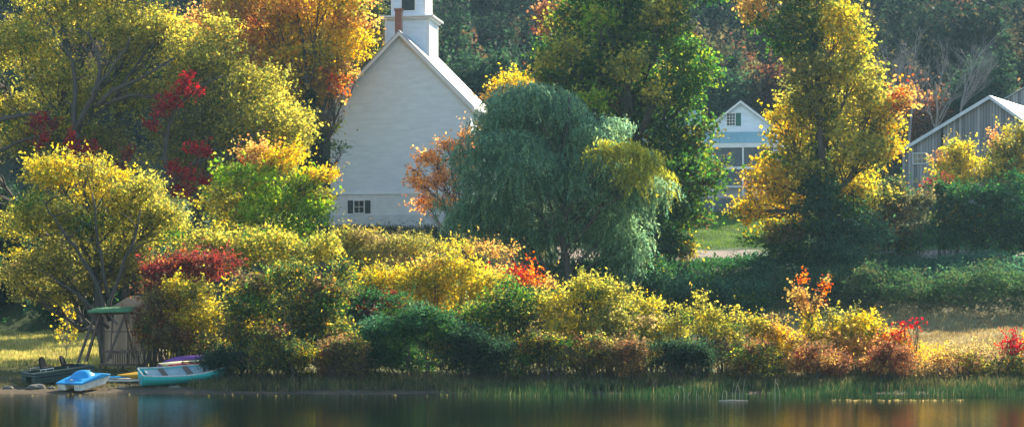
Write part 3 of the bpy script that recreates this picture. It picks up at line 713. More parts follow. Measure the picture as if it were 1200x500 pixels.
weeping('willow_tree', 'grey green weeping willow with hanging branches right of the church', 138, 655,
        [(592,135,34,28),(615,122,40,28),(650,135,46,34),(600,165,50,38),(690,160,46,34),(565,200,44,42),(630,205,62,50),(700,205,60,48,'willow'),(738,178,24,14,'willow_y',-4.5),(758,190,24,18,'willow_y',-3.5),(710,175,18,12,'willow_y',-4.5),(742,205,22,14,'willow_y',-4.5),(775,207,15,18,'willow_y'),(745,232,46,38),(590,262,50,42),(670,268,58,46),(735,290,40,36),(550,250,32,36),(615,110,28,20)], 31)

# ivy up the tall maple's trunk
plant('ivy_vine', 'column of dark green ivy climbing the trunk of the tall golden maple', 'climbing plant', 149.6, 965,
      [(970,135,13,30),(964,190,22,32,'green'),(962,225,26,32),(955,265,44,34),(918,287,44,24,'green'),(1002,283,46,28,'bluegreen'),(985,250,26,28,'green'),(960,300,50,14),(958,55,12,22)], 'bluegreen', .18, .14, lai=3.6, r0=.08, rng_seed=41, subs=3)

# red creepers in the yellow green trees
def creeper(label, Y, bl, seed, pal='red'):
    return plant('creeper_vine', label, 'climbing plant', Y, bl[0][0], bl, pal, .19, .15, lai=1.9, r0=.05, rng_seed=seed, basepy=bl[0][1],
                 group=None, hollow=.1, tuft=.7, subs=4, bark='bark', names=('stems', 'foliage'), jit=.15)
def creeper(label, Y, bl, seed, pal='red'):
    rng = np.random.default_rng(seed)
    blobs = px_blobs(bl, Y, pal, rng, .8, .1)
    V, Cc, tips = blob_leaves(blobs, .20, .15, 1.9, rng, 1.0, .5, .7, .1)
    c0 = np.array(blobs[0][0]); root = thing('creeper_vine', tuple(c0), label, 'climbing plant')
    link('foliage', np_mesh('foliage', (V - c0).reshape(-1, 3), 4, Cc), M['leaf'], root)
    mb = MB()
    pts = [np.array(b[0]) for b in blobs]
    pts.sort(key=lambda q: q[0])
    P = []
    for a, b_ in zip(pts[:-1], pts[1:]): P += list(bez(a, b_, -.03, rng, 5, .02))[:-1]
    P.append(pts[-1])
    mb.tube(P, [.07 - .05 * i / len(P) for i in range(len(P))], 5)
    shift_build(mb, 'stem', M['bark'], root)
creeper('bright red creeper running diagonally along a limb of the yellow green tree', 139.5, [(180,146,9,8),(190,130,10,9),(203,118,11,9),(215,103,10,11),(218,92,7,8),(232,108,9,5)], 51)
creeper('short patch of dark red creeper at the far left of the huge yellow green tree', 139, [(38,146,8,7,'dark_red'),(50,142,9,6),(62,146,7,6,'dark_red'),(52,160,7,8),(46,172,5,6)], 52)
creeper('red creeper hanging in two clumps above the small yellow leaved tree', 139, [(84,165,7,9),(93,178,9,10),(106,175,8,11),(100,188,8,8),(92,192,6,6)], 53)
creeper('deep red creeper spreading low in the crown above the yellow green maple', 138.5, [(150,182,9,9,'dark_red'),(145,195,7,7,'dark_red'),(205,200,10,9),(222,208,11,9),(240,212,9,8),(232,176,14,6),(245,180,9,5),(215,222,9,8),(205,225,7,6)], 54)

# ------------------------------------------------------------------ shore bushes
bush('bush', 'tall dark red leaved sumac arching over the yellow bush by the boats', 102, [(188,322,24,18),(215,315,28,18),(243,312,28,16),(262,306,18,13),(180,340,14,14,'rust')], 'dark_red', 61, L=.19, Wd=.08, lai=3)
bush('bush', 'brownish olive bush beside the wooden swing shelter', 99.5, [(166,380,18,28),(184,362,20,24),(176,402,16,14),(204,395,24,22)], 'brown', 62, L=.13, Wd=.06, lai=2.2)
bush('bush', 'yellow leaved bush under the dark red sumac', 100, [(205,345,24,22),(235,352,26,24),(222,375,32,24),(195,372,20,18,'rust'),(250,380,22,24),(205,402,22,12,'dark_mix'),(235,404,24,12,'dark_mix')], 'yellow', 63, lai=2.6, L=.14)
bush('bush', 'large dark green bush with yellow flecks right of the purple canoe', 97, [(300,345,36,30),(345,330,40,28),(290,385,38,34,'dark_mix'),(340,385,44,38,'dark_mix'),(385,350,34,32),(380,395,38,34),(320,415,50,20),(284,408,20,20)], 'dark_mix', 64, lai=3.2, up=.8)
bush('bush', 'yellow and olive bush below the yellow green maple', 109, [(235,290,38,24,'olive_y'),(275,300,40,28),(310,290,36,26),(345,300,36,24),(210,275,26,18),(375,290,26,22)], 'yg', 65, lai=2.6, L=.17, Wd=.1)
bush('bush', 'olive and tan bush in front of the church foundation', 117, [(400,285,26,18),(435,282,30,16,'tan'),(470,285,30,16),(415,300,32,18),(460,303,40,18,'tan'),(500,290,22,14,'olive_y')], 'olive_y', 66, lai=2.4, L=.15, Wd=.06)
bush('bush', 'yellow leaved bush with a red patch in the middle of the bank', 104, [(430,330,32,24),(475,325,34,20),(520,320,36,20),(560,325,34,20),(455,350,24,16,'dark_red'),(505,345,34,20),(548,348,36,22),(505,312,16,10,'orange')], 'yellow', 67, lai=2.6)
bush('bush', 'red leaved bush at the foot of the willow', 106, [(600,325,22,10,'red'),(622,325,18,11),(585,318,18,9,'orange'),(640,332,14,8,'orange')], 'redor', 68, lai=2.4, L=.17, Wd=.08)
bush('bush', 'low orange leaved bush peeping out left of the willow foot', 119, [(540,290,18,10,'yellow'),(565,292,20,10),(590,296,16,8),(520,298,18,10,'tan')], 'orange', 69, lai=2.2)
bush('bush', 'rounded blue green bush at the water edge below the yellow and red bush', 95, [(480,375,40,30),(455,400,38,32),(510,395,38,34),(480,425,50,18),(430,420,30,18)], 'deep', 70, lai=3.4, L=.12, Wd=.06)
bush('bush', 'dark green bush with orange flecks in the centre of the bank', 97, [(560,375,38,28),(600,360,34,26,'green'),(585,400,44,30,'dark_mix'),(560,425,46,18),(620,395,30,32,'dark_mix')], 'green', 71, lai=3.2)
bush('bush', 'deep green bush between the blue green bush and the sumac bushes', 100, [(420,360,30,28),(400,330,26,22,'dark_mix'),(420,395,28,28),(432,372,14,16,'dark_red')], 'deep', 72, lai=3)
bush('bush', 'broad yellow topped bush right of the centre of the bank', 98, [(650,360,32,26),(690,345,32,20),(715,352,30,22),(740,365,32,24),(670,385,40,28,'olive_y'),(720,390,42,28,'olive_y'),(765,385,26,22),(690,418,60,22,'dark_mix'),(760,418,34,20,'dark_mix'),(685,328,10,10)], 'yg', 73, lai=2.8, L=.14, Wd=.08)  # dark_mix on the lowest blobs paints shade at the bush's foot
bush('bush', 'gold tipped bush with a ragged crest right of the broad yellow topped bush', 97, [(795,390,26,20),(825,378,20,22),(822,352,9,14),(848,388,22,18),(862,372,10,14),(810,415,36,18,'brown'),(850,412,30,20,'brown'),(795,365,6,10)], 'yg', 74, lai=2.3, L=.13, Wd=.07, hollow=.3)
bush('bush', 'orange and tan bush left of the orange sapling', 97, [(885,385,20,16,'olive_y'),(905,388,20,16,'orange'),(890,408,28,18),(920,402,20,18,'gold'),(900,425,34,14,'brown'),(905,372,8,8)], 'tan', 75, lai=2.3, L=.12, Wd=.06)
plant('sapling', 'orange leaved sapling with three upright arms rising above the bank', 'tree', 96, 946,
      [(948,375,12,12,'yellow'),(944,360,13,12,'orange'),(940,345,12,10),(939,327,5,9,'redor'),(929,346,9,5),(958,350,6,10),(965,338,6,9,'redor'),(968,330,4,6),(950,390,11,12,'yellow')], 'orange', .13, .09, lai=2.8, r0=.05, rng_seed=76, hollow=.1)
bush('bush', 'rounded yellow and orange bush right of the orange sapling', 97, [(980,385,28,18),(1010,385,28,18,'gold'),(960,400,26,20,'tan'),(995,408,38,20,'orange'),(1030,400,20,20,'yellow'),(975,368,10,10),(1000,368,9,8)], 'olive_y', 77, lai=2.6, L=.13)
bush('bush', 'flame red bush with one arm reaching up to the right', 96, [(1045,405,18,20),(1035,422,26,14),(1058,415,16,16),(1052,392,9,9),(1062,382,7,6,'red'),(1072,377,6,5,'red'),(1020,420,18,12,'orange')], 'redor', 78, lai=2.5, L=.12, Wd=.08)
bush('bush', 'low golden brush along the bank right of the flame red bush', 96, [(1090,414,26,9),(1125,412,28,9,'tan'),(1155,411,26,9,'tan'),(1085,422,36,11,'orange'),(1125,427,38,11,'rust'),(1160,430,30,11,'brown')], 'gold', 79, lai=2.2, L=.11, Wd=.05)
bush('bush', 'small green and yellow bush in the low golden brush', 95, [(1130,422,14,12),(1145,428,14,10)], 'yg', 80, lai=2.4, L=.11)
bush('bush', 'crimson leaved shrub with a thin upright tip at the far right', 96, [(1185,408,14,12),(1198,412,12,12),(1187,393,4,8),(1181,398,4,5),(1210,405,12,14,'redor')], 'red', 81, lai=2.0, L=.12, Wd=.08)
bush('bush', 'dark brush at the water edge at the far right', 94.5, [(1180,432,30,12),(1215,430,30,14),(1090,437,30,8,'brown')], 'dark_mix', 82, lai=2.4, L=.11)
k = 0
UL = ['dark low bush at the water edge right of the teal rowboat','dark low bush at the water edge below the large dark green bush','dark low bush at the water edge left of the blue green bush','dark low bush at the water edge in the centre of the bank','dark low bush at the water edge left of the broad yellow bush','dark low bush at the water edge below the broad yellow bush',
      'dark low bush at the water edge below the ragged gold bush','dark low bush at the water edge below the tan bush','dark low bush at the water edge below the orange sapling','dark low bush at the water edge below the flame red bush']
for pxu, w in ((262,30),(330,44),(400,36),(560,44),(630,38),(715,48),(800,40),(885,38),(960,42),(1040,36)):
    rr = random.Random(k)
    bush('low_bush', UL[k], 93.4, [(pxu-w*.5, 426, w*.5, 15),(pxu+w*.4, 428, w*.55, 14)] + ([(pxu-w*.3, 406+rr.uniform(-6,6), w*.5, 17),(pxu+w*.5, 408+rr.uniform(-6,6), w*.5, 16)] if 0 < k < 7 else []) + [(pxu, 417+rr.uniform(-5,5), w*.55, 17), (pxu+w*.5, 421+rr.uniform(-5,5), w*.4, 14)], (['far_deep','dark_mix','brown'][k % 3] if k < 8 else 'rust'), 90+k, lai=2.6, L=.11, Wd=.06, subs=8, group='dark low bushes along the water edge')  # dark palettes and the raised second row paint shade below the bushes
    k += 1

# ------------------------------------------------------------------ middle distance right
bush('bush', 'dull green bush between the ivy clad maple and the dark thicket', 152, [(1040,240,32,28),(1065,250,30,30),(1030,275,36,28),(1070,285,30,24,'deep'),(1050,222,18,12)], 'far_olive', 101, L=.22, Wd=.14, lai=3)
bush('bush', 'dark vine covered thicket below the grey barn at the far right', 157, [(1105,235,26,26),(1140,238,34,28),(1180,232,34,30),(1115,270,36,30),(1160,275,44,32),(1205,265,36,36),(1100,220,14,10,'dark_red'),(1122,232,8,8,'rust')], 'deep', 102, L=.22, Wd=.15, lai=3.3)
bush('bush', 'dim blue green brush under the willow and the dark maple', 141, [(690,325,40,22),(735,335,44,24),(780,340,44,22),(825,345,40,20),(640,320,36,20),(870,345,34,20),(760,315,30,16,'deep')], 'bluegreen', 103, L=.19, Wd=.1, lai=3)
bush('bush', 'yellow spotted brush beside the dark maple trunk above the road', 149, [(790,285,20,22),(805,295,16,14,'yellow'),(775,300,24,18,'deep'),(765,270,24,20,'deep')], 'deep', 104, L=.22, Wd=.16, lai=2.8)

def cover(name, label, cat, sampler, n, L, Wd, pal, seed, hgt=.5, kind='stuff', tuft_n=26, spread=.5, up=.7):
    rng = np.random.default_rng(seed)
    c = sampler(rng, n // tuft_n); k = len(c)
    sz = rng.uniform(.5, 1.4, k)
    idx = np.repeat(np.arange(k), tuft_n); m_ = len(idx)
    off = rng.normal(size=(m_, 3)) * spread * sz[idx][:, None]; off[:, 2] = np.abs(off[:, 2]) * .9 * hgt
    pos = c[idx] + off; g0 = gz(pos[:, 0], pos[:, 1]); base = gz(c[:, 0], c[:, 1])
    pos[:, 2] = g0 + .05 + (c[idx][:, 2] - base[idx]) + off[:, 2]
    V = quads(pos, L, Wd, rng, up)
    main = pick(pal, k, rng); own = pick(pal, m_, rng)
    col = (main[idx] * .55 + own * .45) * rng.uniform(.75, 1.25, m_)[:, None]
    o = link(name, np_mesh(name, V.reshape(-1, 3), 4, col), M['leaf'])
    return tag(o, label, cat, kind=kind)
def hedge_s(x0, x1, y0, y1, top):
    def f(rng, k):
        px = rng.uniform(x0, x1, k); Y = rng.uniform(y0, y1, k); x = X(px, Y)
        h = top * (1 + .25*np.sin(px*.045) + .15*np.sin(px*.13+1)) * rng.random(k) ** .6
        return np.stack([x, Y, gz(x, Y) + h], 1)
    return f
cover('hedge', 'long dull green hedge at the back edge of the field on the right', 'hedge', hedge_s(905, 1420, 139.5, 143, 2.2), 42000, .17, .09, 'hedge', 111, spread=.35)
cover('ground_cover', 'blue green vines blanketing the slope behind the long hedge', 'vines', hedge_s(880, 1500, 143, 155, .8), 60000, .2, .13, 'bluegreen', 112, spread=.55)
cover('ground_cover', 'dim low growth on the slope between the willow and the road', 'vines', hedge_s(560, 900, 136, 158, .5), 40000, .2, .12, 'deep', 113, spread=.5)
cover('ground_cover', 'dense undergrowth on the slope below the church', 'undergrowth', hedge_s(150, 600, 118, 166, 1.1), 90000, .2, .10, 'far_olive', 114, spread=.6)

# dark wood at the left behind the sunny field
lw = [(-60,300,'deep'),(-10,270,'conifer'),(35,290,'bluegreen'),(85,300,'deep'),(140,285,'conifer'),(190,300,'deep'),(240,290,'bluegreen')]
LWL = ['dark leafy tree beyond the left frame edge of the field','dark conifer at the left edge behind the sunny field','blue green tree behind the field left of the small yellow tree','dark leafy tree behind the field and the spindly sapling','dark conifer behind the beige tent','dark leafy tree behind the dark red sumac','blue green tree behind the yellow and olive bush']
for i, ((px_, py_, pal), lb) in enumerate(zip(lw, LWL)):
    plant('dark_tree', lb, 'tree', 153 + (i % 3) * 3, px_, [(px_, py_-25, 34, 34), (px_-18, py_+20, 34, 36), (px_+18, py_+25, 34, 36), (px_-8, py_+68, 42, 34), (px_+22, py_+70, 34, 30)], pal, .28, .17, lai=3.2, r0=.25, rng_seed=120+i, subs=6, group='dark trees behind the left field')

# ------------------------------------------------------------------ hillside
def bare_tree(name, label, Y, basepx, topy, basey, seed, spread=1.0, mat='bark_grey', group=None, levels=5, r0=.16, lean=0):
    rng = random.Random(seed); mb = MB()
    base = W3(basepx, basey, Y); top = W3(basepx, topy, Y); H = top[2] - base[2]
    def grow(p, d, L, r, lv):
        n = 4; pts = [p]; q = p.copy(); dd = d.copy()
        for i in range(n):
            dd = dd + np.array([rng.gauss(0, .12), rng.gauss(0, .12), rng.gauss(.04, .08)]); dd /= np.linalg.norm(dd)
            q = q + dd * L / n; pts.append(q)
        mb.tube(pts, [r * (1 - .45 * i / n) for i in range(n + 1)], 4 if lv else 6)
        if lv >= levels: return
        for k in range(rng.choice([2, 3, 3, 4]) if lv else 6):
            t = rng.uniform(.35, 1); s = pts[min(n, int(t * n) + 0)]
            a = rng.uniform(0, 6.28); sp = rng.uniform(.3, .75) * spread
            nd = dd * math.cos(sp) + np.array([math.cos(a), math.sin(a), .15]) * math.sin(sp); nd /= np.linalg.norm(nd)
            grow(s, nd, L * rng.uniform(.5, .72), r * .5, lv + 1)
    root = thing(name, tuple(base), label, 'tree', group)
    grow(base, np.array([lean, 0, 1.0]), H * .48, r0, 0)
    shift_build(mb, 'trunk', M[mat], root, smooth=False)
    return root
for i, (px_, ty_, lb) in enumerate([(1040,10,'bare grey tree on the hillside right of the golden maple'),(1065,-20,'tall bare grey tree on the hillside above the grey barn'),(1095,15,'bare grey tree with fine twigs above the barn ridge'),(1120,-10,'slender bare grey tree on the hillside above the barn peak')]):
    bare_tree('bare_tree', lb, 205 + i*3, px_, ty_, 170, 200+i, group='bare grey trees on the hillside', r0=.14)
bare_tree('bare_tree', 'bare twiggy tree beside the right edge of the church roof', 178, 578, 88, 190, 210, spread=.8, r0=.1, lean=-.15)
bare_tree('bare_tree', 'leafless reddish twigs reaching across the left slope of the church gable', 160, 374, 88, 200, 211, spread=1.1, mat='twig', r0=.09, lean=.55)
bare_tree('bare_tree', 'thin bare tree among the pale orange leaves by the church wall', 149, 545, 140, 300, 212, spread=.6, mat='twig', r0=.09, lean=-.25)

# kinds of far trees, each built once and then copied with their parts
def far_kind(seed, pal, H, Rr, conifer=False, lai=2.6):
    rng = np.random.default_rng(seed); bl = []
    if conifer:
        for i in range(7):
            t = i / 6; bl.append(((rng.normal()*.2, rng.normal()*.2, H*(.18+.78*t)), (Rr*(1-.85*t), Rr*(1-.85*t), H*.09), pal))
    else:
        for i in range(9):
            a = rng.uniform(0, 6.28); r = Rr*rng.uniform(.15,.6)
            bl.append(((r*math.cos(a), r*math.sin(a), H*rng.uniform(.4,.88)), (Rr*.5, Rr*.5, H*.16), pal))
    V, Cc, tips = blob_leaves(bl, .5, .3, lai, rng, .9, .6, 1.0, .35)
    sk = skeleton(np.array([0,0,0.]), bl, tips, .2, rng, .35, 3)
    return V, Cc, sk
kinds = [far_kind(1,'conifer',17,3.2,True,3), far_kind(2,'far_olive',14,4.5), far_kind(3,'rust',13,4.3,False,2.0), far_kind(4,'far_deep',15,5), far_kind(5,'brown',13,4,False,1.6), far_kind(6,'conifer',20,3.6,True,3)]
protos = []
knames = [('pine_tree','tall dark conifer'),('forest_tree','dull olive leafy tree'),('forest_tree','rust leaved tree'),('forest_tree','dark green leafy tree'),('forest_tree','thin brown leaved tree'),('pine_tree','very tall dark conifer')]
for (V, Cc, sk), (nm, lb) in zip(kinds, knames):
    protos.append((np_mesh('crown', V.reshape(-1,3), 4, Cc), sk))
sk_me = []
for (me_c, sk) in protos:
    mt = bpy.data.meshes.new('trunk'); mt.from_pydata(sk.v, [], sk.f); mt.update(); mt.materials.append(M['bark']); me_c.materials.append(M['leaf']); sk_me.append(mt)
def far_tree(kd, px_, Y, label, rz, s, group):
    x = X(px_, Y); nm = knames[kd][0]
    r = thing(nm, (x, Y, float(gz(x, Y)) - .2), label, 'tree', group, rz); r.scale = (s, s, s)
    link('trunk', sk_me[kd], None, r); link('crown', protos[kd][0], None, r)
spots = [(445,0,'dark conifer just left of the belfry'),(535,5,'dark conifer just right of the belfry'),(560,3,'dark green tree right of the belfry cornice'),(585,0,'dark conifer above the bare twiggy tree'),(610,2,'rust coloured tree left of the dark green maple'),(600,5,'very tall conifer on the hillside behind the rust coloured tree'),
         (15,3,'dark green tree at the top left corner'),(45,0,'dark conifer near the top left corner'),(840,3,'dark green tree on the hillside above the white house'),(860,0,'dark conifer above the white house roof'),(870,1,'olive tree above the white house'),
         (1000,2,'rust leaved tree behind the golden maple'),(1085,2,'rust leaved tree left of the grey barn roof'),(1060,4,'brown tree at the foot of the bare grey trees'),(1130,1,'olive tree on the hillside behind the barn peak'),(1150,3,'dark green tree behind the barn roof'),(1175,5,'very tall conifer at the top right'),(1195,4,'brown leaved tree at the right edge above the outbuilding')]
rr = random.Random(5)
for px_, kd, lb in spots:
    far_tree(kd, px_, rr.uniform(226, 244), lb, rr.uniform(0, 6.28), rr.uniform(.85, 1.1), 'trees at the foot of the hillside')
# the rest of the wood reads as one mass
VV = []; CC = []; mbw = MB(); rng = np.random.default_rng(77); rr = random.Random(77)
n_t = 0
Yr = 246.0
while Yr < 440:
    x = -.48 * Yr - rr.uniform(0, 8)
    while x < .44 * Yr:
        kd = rr.choice([0,0,1,2,3,3,1,4,5]); V, Cc, sk = kinds[kd]
        s = rr.uniform(.75, 1.2); a = rr.uniform(0, 6.28); y = Yr + rr.uniform(-4, 4)
        frac = .5 if Yr < 300 else .3
        sel = rng.random(len(V)) < frac
        v = V[sel]; Rm = np.array([[math.cos(a), -math.sin(a), 0], [math.sin(a), math.cos(a), 0], [0,0,1]])
        cen = v.mean(1, keepdims=True); v = cen + (v - cen) * (1.25 if frac == .5 else 1.6)
        v = (v @ Rm.T) * s + np.array([x, y, float(gz(x, y)) - .3])
        VV.append(v.reshape(-1, 4, 3)); CC.append(Cc[sel] * np.array([.46, .42, .48]) * rng.uniform(.75, 1.2)); n_t += 1  # leaf colours darkened so the hillside looks shaded
        x += rr.uniform(6.5, 10.5)
    Yr += 9 if Yr < 300 else 12
V = np.concatenate(VV); Cc = np.concatenate(CC)
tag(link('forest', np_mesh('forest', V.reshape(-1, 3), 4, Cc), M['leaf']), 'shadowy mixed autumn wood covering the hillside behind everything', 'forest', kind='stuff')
print('forest', n_t, len(V))

# ------------------------------------------------------------------ grasses
def blades(name, label, cat, pts, h, w, pal, seed, lean=.25, patch=.6):
    rng = np.random.default_rng(seed); n = len(pts)
    hh = h * rng.uniform(.45, 1.25, n); a = rng.uniform(0, 6.28, n); la = rng.uniform(0, 6.28, n); lm = np.abs(rng.normal(0, lean, n)) * hh
    sx = np.cos(a) * w / 2; sy = np.sin(a) * w / 2
    V = np.empty((n, 4, 3)); z = np.zeros(n)
    side = np.stack([sx, sy, z], 1); ln = np.stack([np.cos(la) * lm, np.sin(la) * lm, z], 1); up = np.stack([z, z, hh], 1)
    V[:, 0] = pts - side; V[:, 1] = pts + side
    V[:, 2] = pts + side * .55 + ln * .4 + up * .62; V[:, 3] = pts + ln + up
    own = pick(pal, n, rng)
    pz = np.sin(pts[:, 0] * patch * 1.7 + 2*np.sin(pts[:, 1] * patch)) * .5 + .5
    mean = own.mean(0)
    col = own * (.8 + .4 * pz)[:, None] * rng.uniform(.8, 1.2, n)[:, None]
    return tag(link(name, np_mesh(name, V.reshape(-1, 3), 4, col), M['grass']), label, cat, kind='stuff')
def field(px0, px1, y0, y1, n, seed, clump=0, zmin=None, wade=None):
    rng = np.random.default_rng(seed)
    Y = np.sqrt(rng.uniform(y0**2, y1**2, n)); px = rng.uniform(px0, px1, n); x = X(px, Y)
    if clump:
        c = rng.integers(0, n // clump, n); Y = Y[c] + rng.normal(0, .12, n); x = x[c] + rng.normal(0, .12, n)
    z = gz(x, Y)
    P = np.stack([x, Y, z - .03], 1)
    if zmin is not None: P = P[z > zmin]
    return P
def reedpts():
    P = field(500, 1450, 84.6, 92.5, 46000, 1, clump=9, zmin=-.75)
    e = 555 + 18*np.sin(P[:, 1]*2.1) + 10*np.sin(P[:, 1]*5.3)
    n_ = np.sin(P[:, 0]*.9 + 1.5*np.sin(P[:, 1]*.8)) * .5 + .5
    r = np.random.default_rng(3).random(len(P))
    px = P[:, 0]/P[:, 1]*F + 600
    return P[(r < .15 + .85*n_) & (px > e + 40*(r-.5)) & (P[:, 1] > 85.2 + 1.2*n_*r)]
blades('reeds', 'green reeds standing in the shallow water along the right half of the shore', 'reeds', reedpts(), .46, .035, 'reed', 301, lean=.12)
blades('shore_grass', 'rough brownish green grass on the bank below the bushes', 'grass', field(225, 1450, 90.5, 96, 30000, 2, clump=7, zmin=.02), .45, .04, 'bankgrass', 302)
blades('shore_grass', 'short trampled grass around the beached boats', 'grass', field(-40, 300, 91.5, 104, 22000, 3, clump=6, zmin=.12), .16, .03, 'bankgrass', 303)
blades('field_grass', 'dry golden grass of the sunlit field on the left', 'grass', field(-60, 260, 103, 150, 60000, 4, clump=5), .26, .05, 'drygrass', 304)
blades('field_grass', 'dry golden grass of the field on the right', 'grass', field(850, 1450, 98, 140, 70000, 5, clump=5), .28, .05, 'tangrass', 305)
blades('lawn_grass', 'green lawn beside the road below the white house', 'grass', field(740, 920, 178, 206, 26000, 6), .22, .07, 'lawn', 306)
blades('lawn_grass', 'tall grass and weeds at the foot of the church wall', 'grass', field(330, 640, 164, 171, 12000, 7), .5, .06, 'bankgrass', 307)

# drift in the shallows
def stems(name, label, lst, Y, seed, r=.012):
    rng = random.Random(seed); mb = MB()
    for px_, top, lean, hook in lst:
        x = X(px_, Y); y = Y + rng.uniform(-.2, .2); h = (470 - top) / F * Y
        pts = [np.array([x, y, -.1])]
        for i in range(1, 7):
            t = i / 6; pts.append(np.array([x + lean * h * t * t - (hook * h * max(0, t - .6) ** 1.2), y + .03 * i * rng.uniform(-1, 1), h * (t if not hook else math.sin(t * 1.9) / 1.0)]))
        mb.tube(pts, [r * (1 - .6 * i / 6) for i in range(7)], 4)
    return tag(mb.build(name, M['dead_stem']), label, 'reeds')
stems('dead_reeds', 'cluster of pale bent dead reeds standing in the shallows left of the floating stick', [(795,463,-.4,0),(802,457,-.3,.7),(806,462,.5,0),(816,461,.2,.4),(819,465,-.4,0),(832,467,.4,0),(790,466,.8,0)], 86.3, 1)
stems('dead_reeds', 'pale thin dead reeds rising above the floating stick in the shallows', [(852,462,-.1,.3),(858,450,.1,0),(862,446,.25,0),(866,455,-.2,.2),(870,448,.15,0),(846,460,.3,0),(908,447,.1,.2),(914,452,-.2,0)], 86.0, 2)
mb = MB(); mb.tube([np.array([X(842,83.5),83.5,.01]), np.array([X(856,83.5),83.45,.03]), np.array([X(877,83.5),83.6,.015])], [.02,.028,.012], 5)
tag(mb.build('driftwood_stick', M['dead_stem']), 'pale thin stick floating flat on the dark water', 'stick')
def flecks(name, label, px0, px1, y0, y1, n, seed):
    rng = np.random.default_rng(seed); Y = rng.uniform(y0, y1, n); x = X(rng.uniform(px0, px1, n), Y)
    V = quads(np.stack([x, Y, np.full(n, .015)], 1), .09, .05, rng, up=6)
    return tag(link(name, np_mesh(name, V.reshape(-1, 3), 4, pick('tan', n, rng) * 1.6), M['leaf']), label, 'leaves', kind='stuff')
flecks('floating_leaves', 'pale fallen leaves floating in a line before the reeds at the right', 972, 1130, 83.5, 84.3, 120, 1)
flecks('floating_leaves', 'scattered fallen leaves washed along the muddy shoreline', -20, 560, 87.6, 89.6, 45, 2)
rr = random.Random(9)
for i, (px_, py_, s_, lb) in enumerate([(42,442,.34,'low dark stone on the mud between the green boat and the blue boat'),(60,450,.16,'small stone on the mud left of the blue pedal boat'),(10,452,.22,'flat grey stone at the left end of the shore'),(142,452,.15,'small stone right of the blue pedal boat at the waterline'),(205,450,.2,'rounded stone in the grass below the teal rowboat')]):
    Y = 91.5; x = X(px_, Y)
    import bmesh
    bm = bmesh.new(); bmesh.ops.create_icosphere(bm, subdivisions=3, radius=1)
    for v in bm.verts:
        n_ = math.sin(v.co.x*2.7+i)*math.cos(v.co.y*3.1)*.14 + math.sin(v.co.z*5+v.co.x*4)*.06
        v.co *= (1 + n_); v.co.x *= s_*1.3; v.co.y *= s_; v.co.z *= s_*.5
    me_ = bpy.data.meshes.new('stone'); bm.to_mesh(me_); bm.free()
    o = link('stone', me_, M['stone']); o.location = (x, Y, float(gz(x, Y)) + s_*.12); tag(o, lb, 'stone')

# ------------------------------------------------------------------ boats
def hull(L, B, D, n=16, m_=9, rock=.12, bow=.9, stern=.75, bowpt=True, flat=.55):
    """open hull: x from stern 0 to bow L; returns outer grid (n+1, m_)"""
    G = np.zeros((n+1, m_, 3))
    for i in range(n+1):
        t = i / n
        if bowpt: w = B/2 * ((stern + (1-stern)*min(1, t/.45)**.8) if t < .45 else (1 - ((t-.45)/.55)**2.3)) + .012
        else: w = B/2 * math.sin(math.pi * min(.995, max(.005, t))) ** .85 + .008
        sheer = D * (1 + .22*abs(2*t-1)**2.2)
        keel = rock * abs(2*t-.9)**2.4 * D
        if not bowpt: keel = sheer * .96 * abs(2*t-1)**3.2
        if bowpt and t > .9: keel += (t-.9)/.1 * D * .35
        for j in range(m_):
            s = -1 + 2*j/(m_-1)
            yy_ = math.copysign(abs(s)**flat, s) * w; f = abs(s)**2.4
            G[i, j] = (t*L + .10*L*0, yy_*(.78+.22*f), keel + (sheer-keel)*f)
    return G
def grid_mb(G, mb=None, flip=False):
    mb = mb or MB(); n, m_ = G.shape[:2]; fs = []
    for i in range(n-1):
        for j in range(m_-1):
            a = i*m_+j; q = (a, a+1, a+m_+1, a+m_); fs.append(q[::-1] if flip else q)
    return mb.add(G.reshape(-1, 3), fs)
def place(root, px, Y, rz, tilt=(0,0), lift=0):
    x = X(px, Y); root.location = (x, Y, float(gz(x, Y)) + lift); root.rotation_euler = (tilt[0], tilt[1], rz)

# teal rowboat
rb = thing('rowboat', (0,0,0), 'teal rowboat with a faded grey interior pulled up on the bank', 'boat')
G = hull(4.3, 1.55, .55, stern=.82)
o = grid_mb(G).build('hull', M['teal'], rb, smooth=True); sm = o.modifiers.new('thick', 'SOLIDIFY'); sm.thickness = .035; sm.offset = 1
tr = [tuple(G[0, j]) for j in range(9)]; 
MB().add([(p[0]-.03, p[1], p[2]) for p in tr] + [(p[0]+.02, p[1], p[2]) for p in tr], [tuple(range(9)), tuple(range(17, 8, -1))] + [(j, j+9, j+10, j+1) for j in range(8)] + [(8, 17, 9, 0)]).build('transom', M['teal'], rb)
MB().box(-.05, -.032, -.16, .12, .14, .42).build('motor_pad', M['teal_in'], rb, bevel=.005)
gw = MB()
for j in (0, 8): gw.tube([G[i, j] + np.array([0, 0, .01]) for i in range(17)], .032, 6)
gw.tube([G[0, j] + np.array([-.01, 0, .01]) if j in (0, 8) else np.array([-.01, G[0, j][1], .56*1.22]) for j in (0, 2, 6, 8)], .03, 6)
gw.build('gunwale', M['white_plastic'], rb)
MB().add([tuple(G[i, 0] * np.array([1, .97, 1]) + np.array([0,0,-.06])) for i in range(1, 16)] + [tuple(G[i, 8] * np.array([1, .97, 1]) + np.array([0,0,-.06])) for i in range(1, 16)], [(i, i+1, i+16, i+15) for i in range(14)]).build('cover', M['teal_in'], rb)
for xx in (1.1, 2.3): MB().box(xx-.13, xx+.13, -.66, .66, .52, .56).build('thwart', M['wood'], rb, bevel=.006)
place(rb, 165, 92.4, R(22), (R(15), R(-4)), .06)
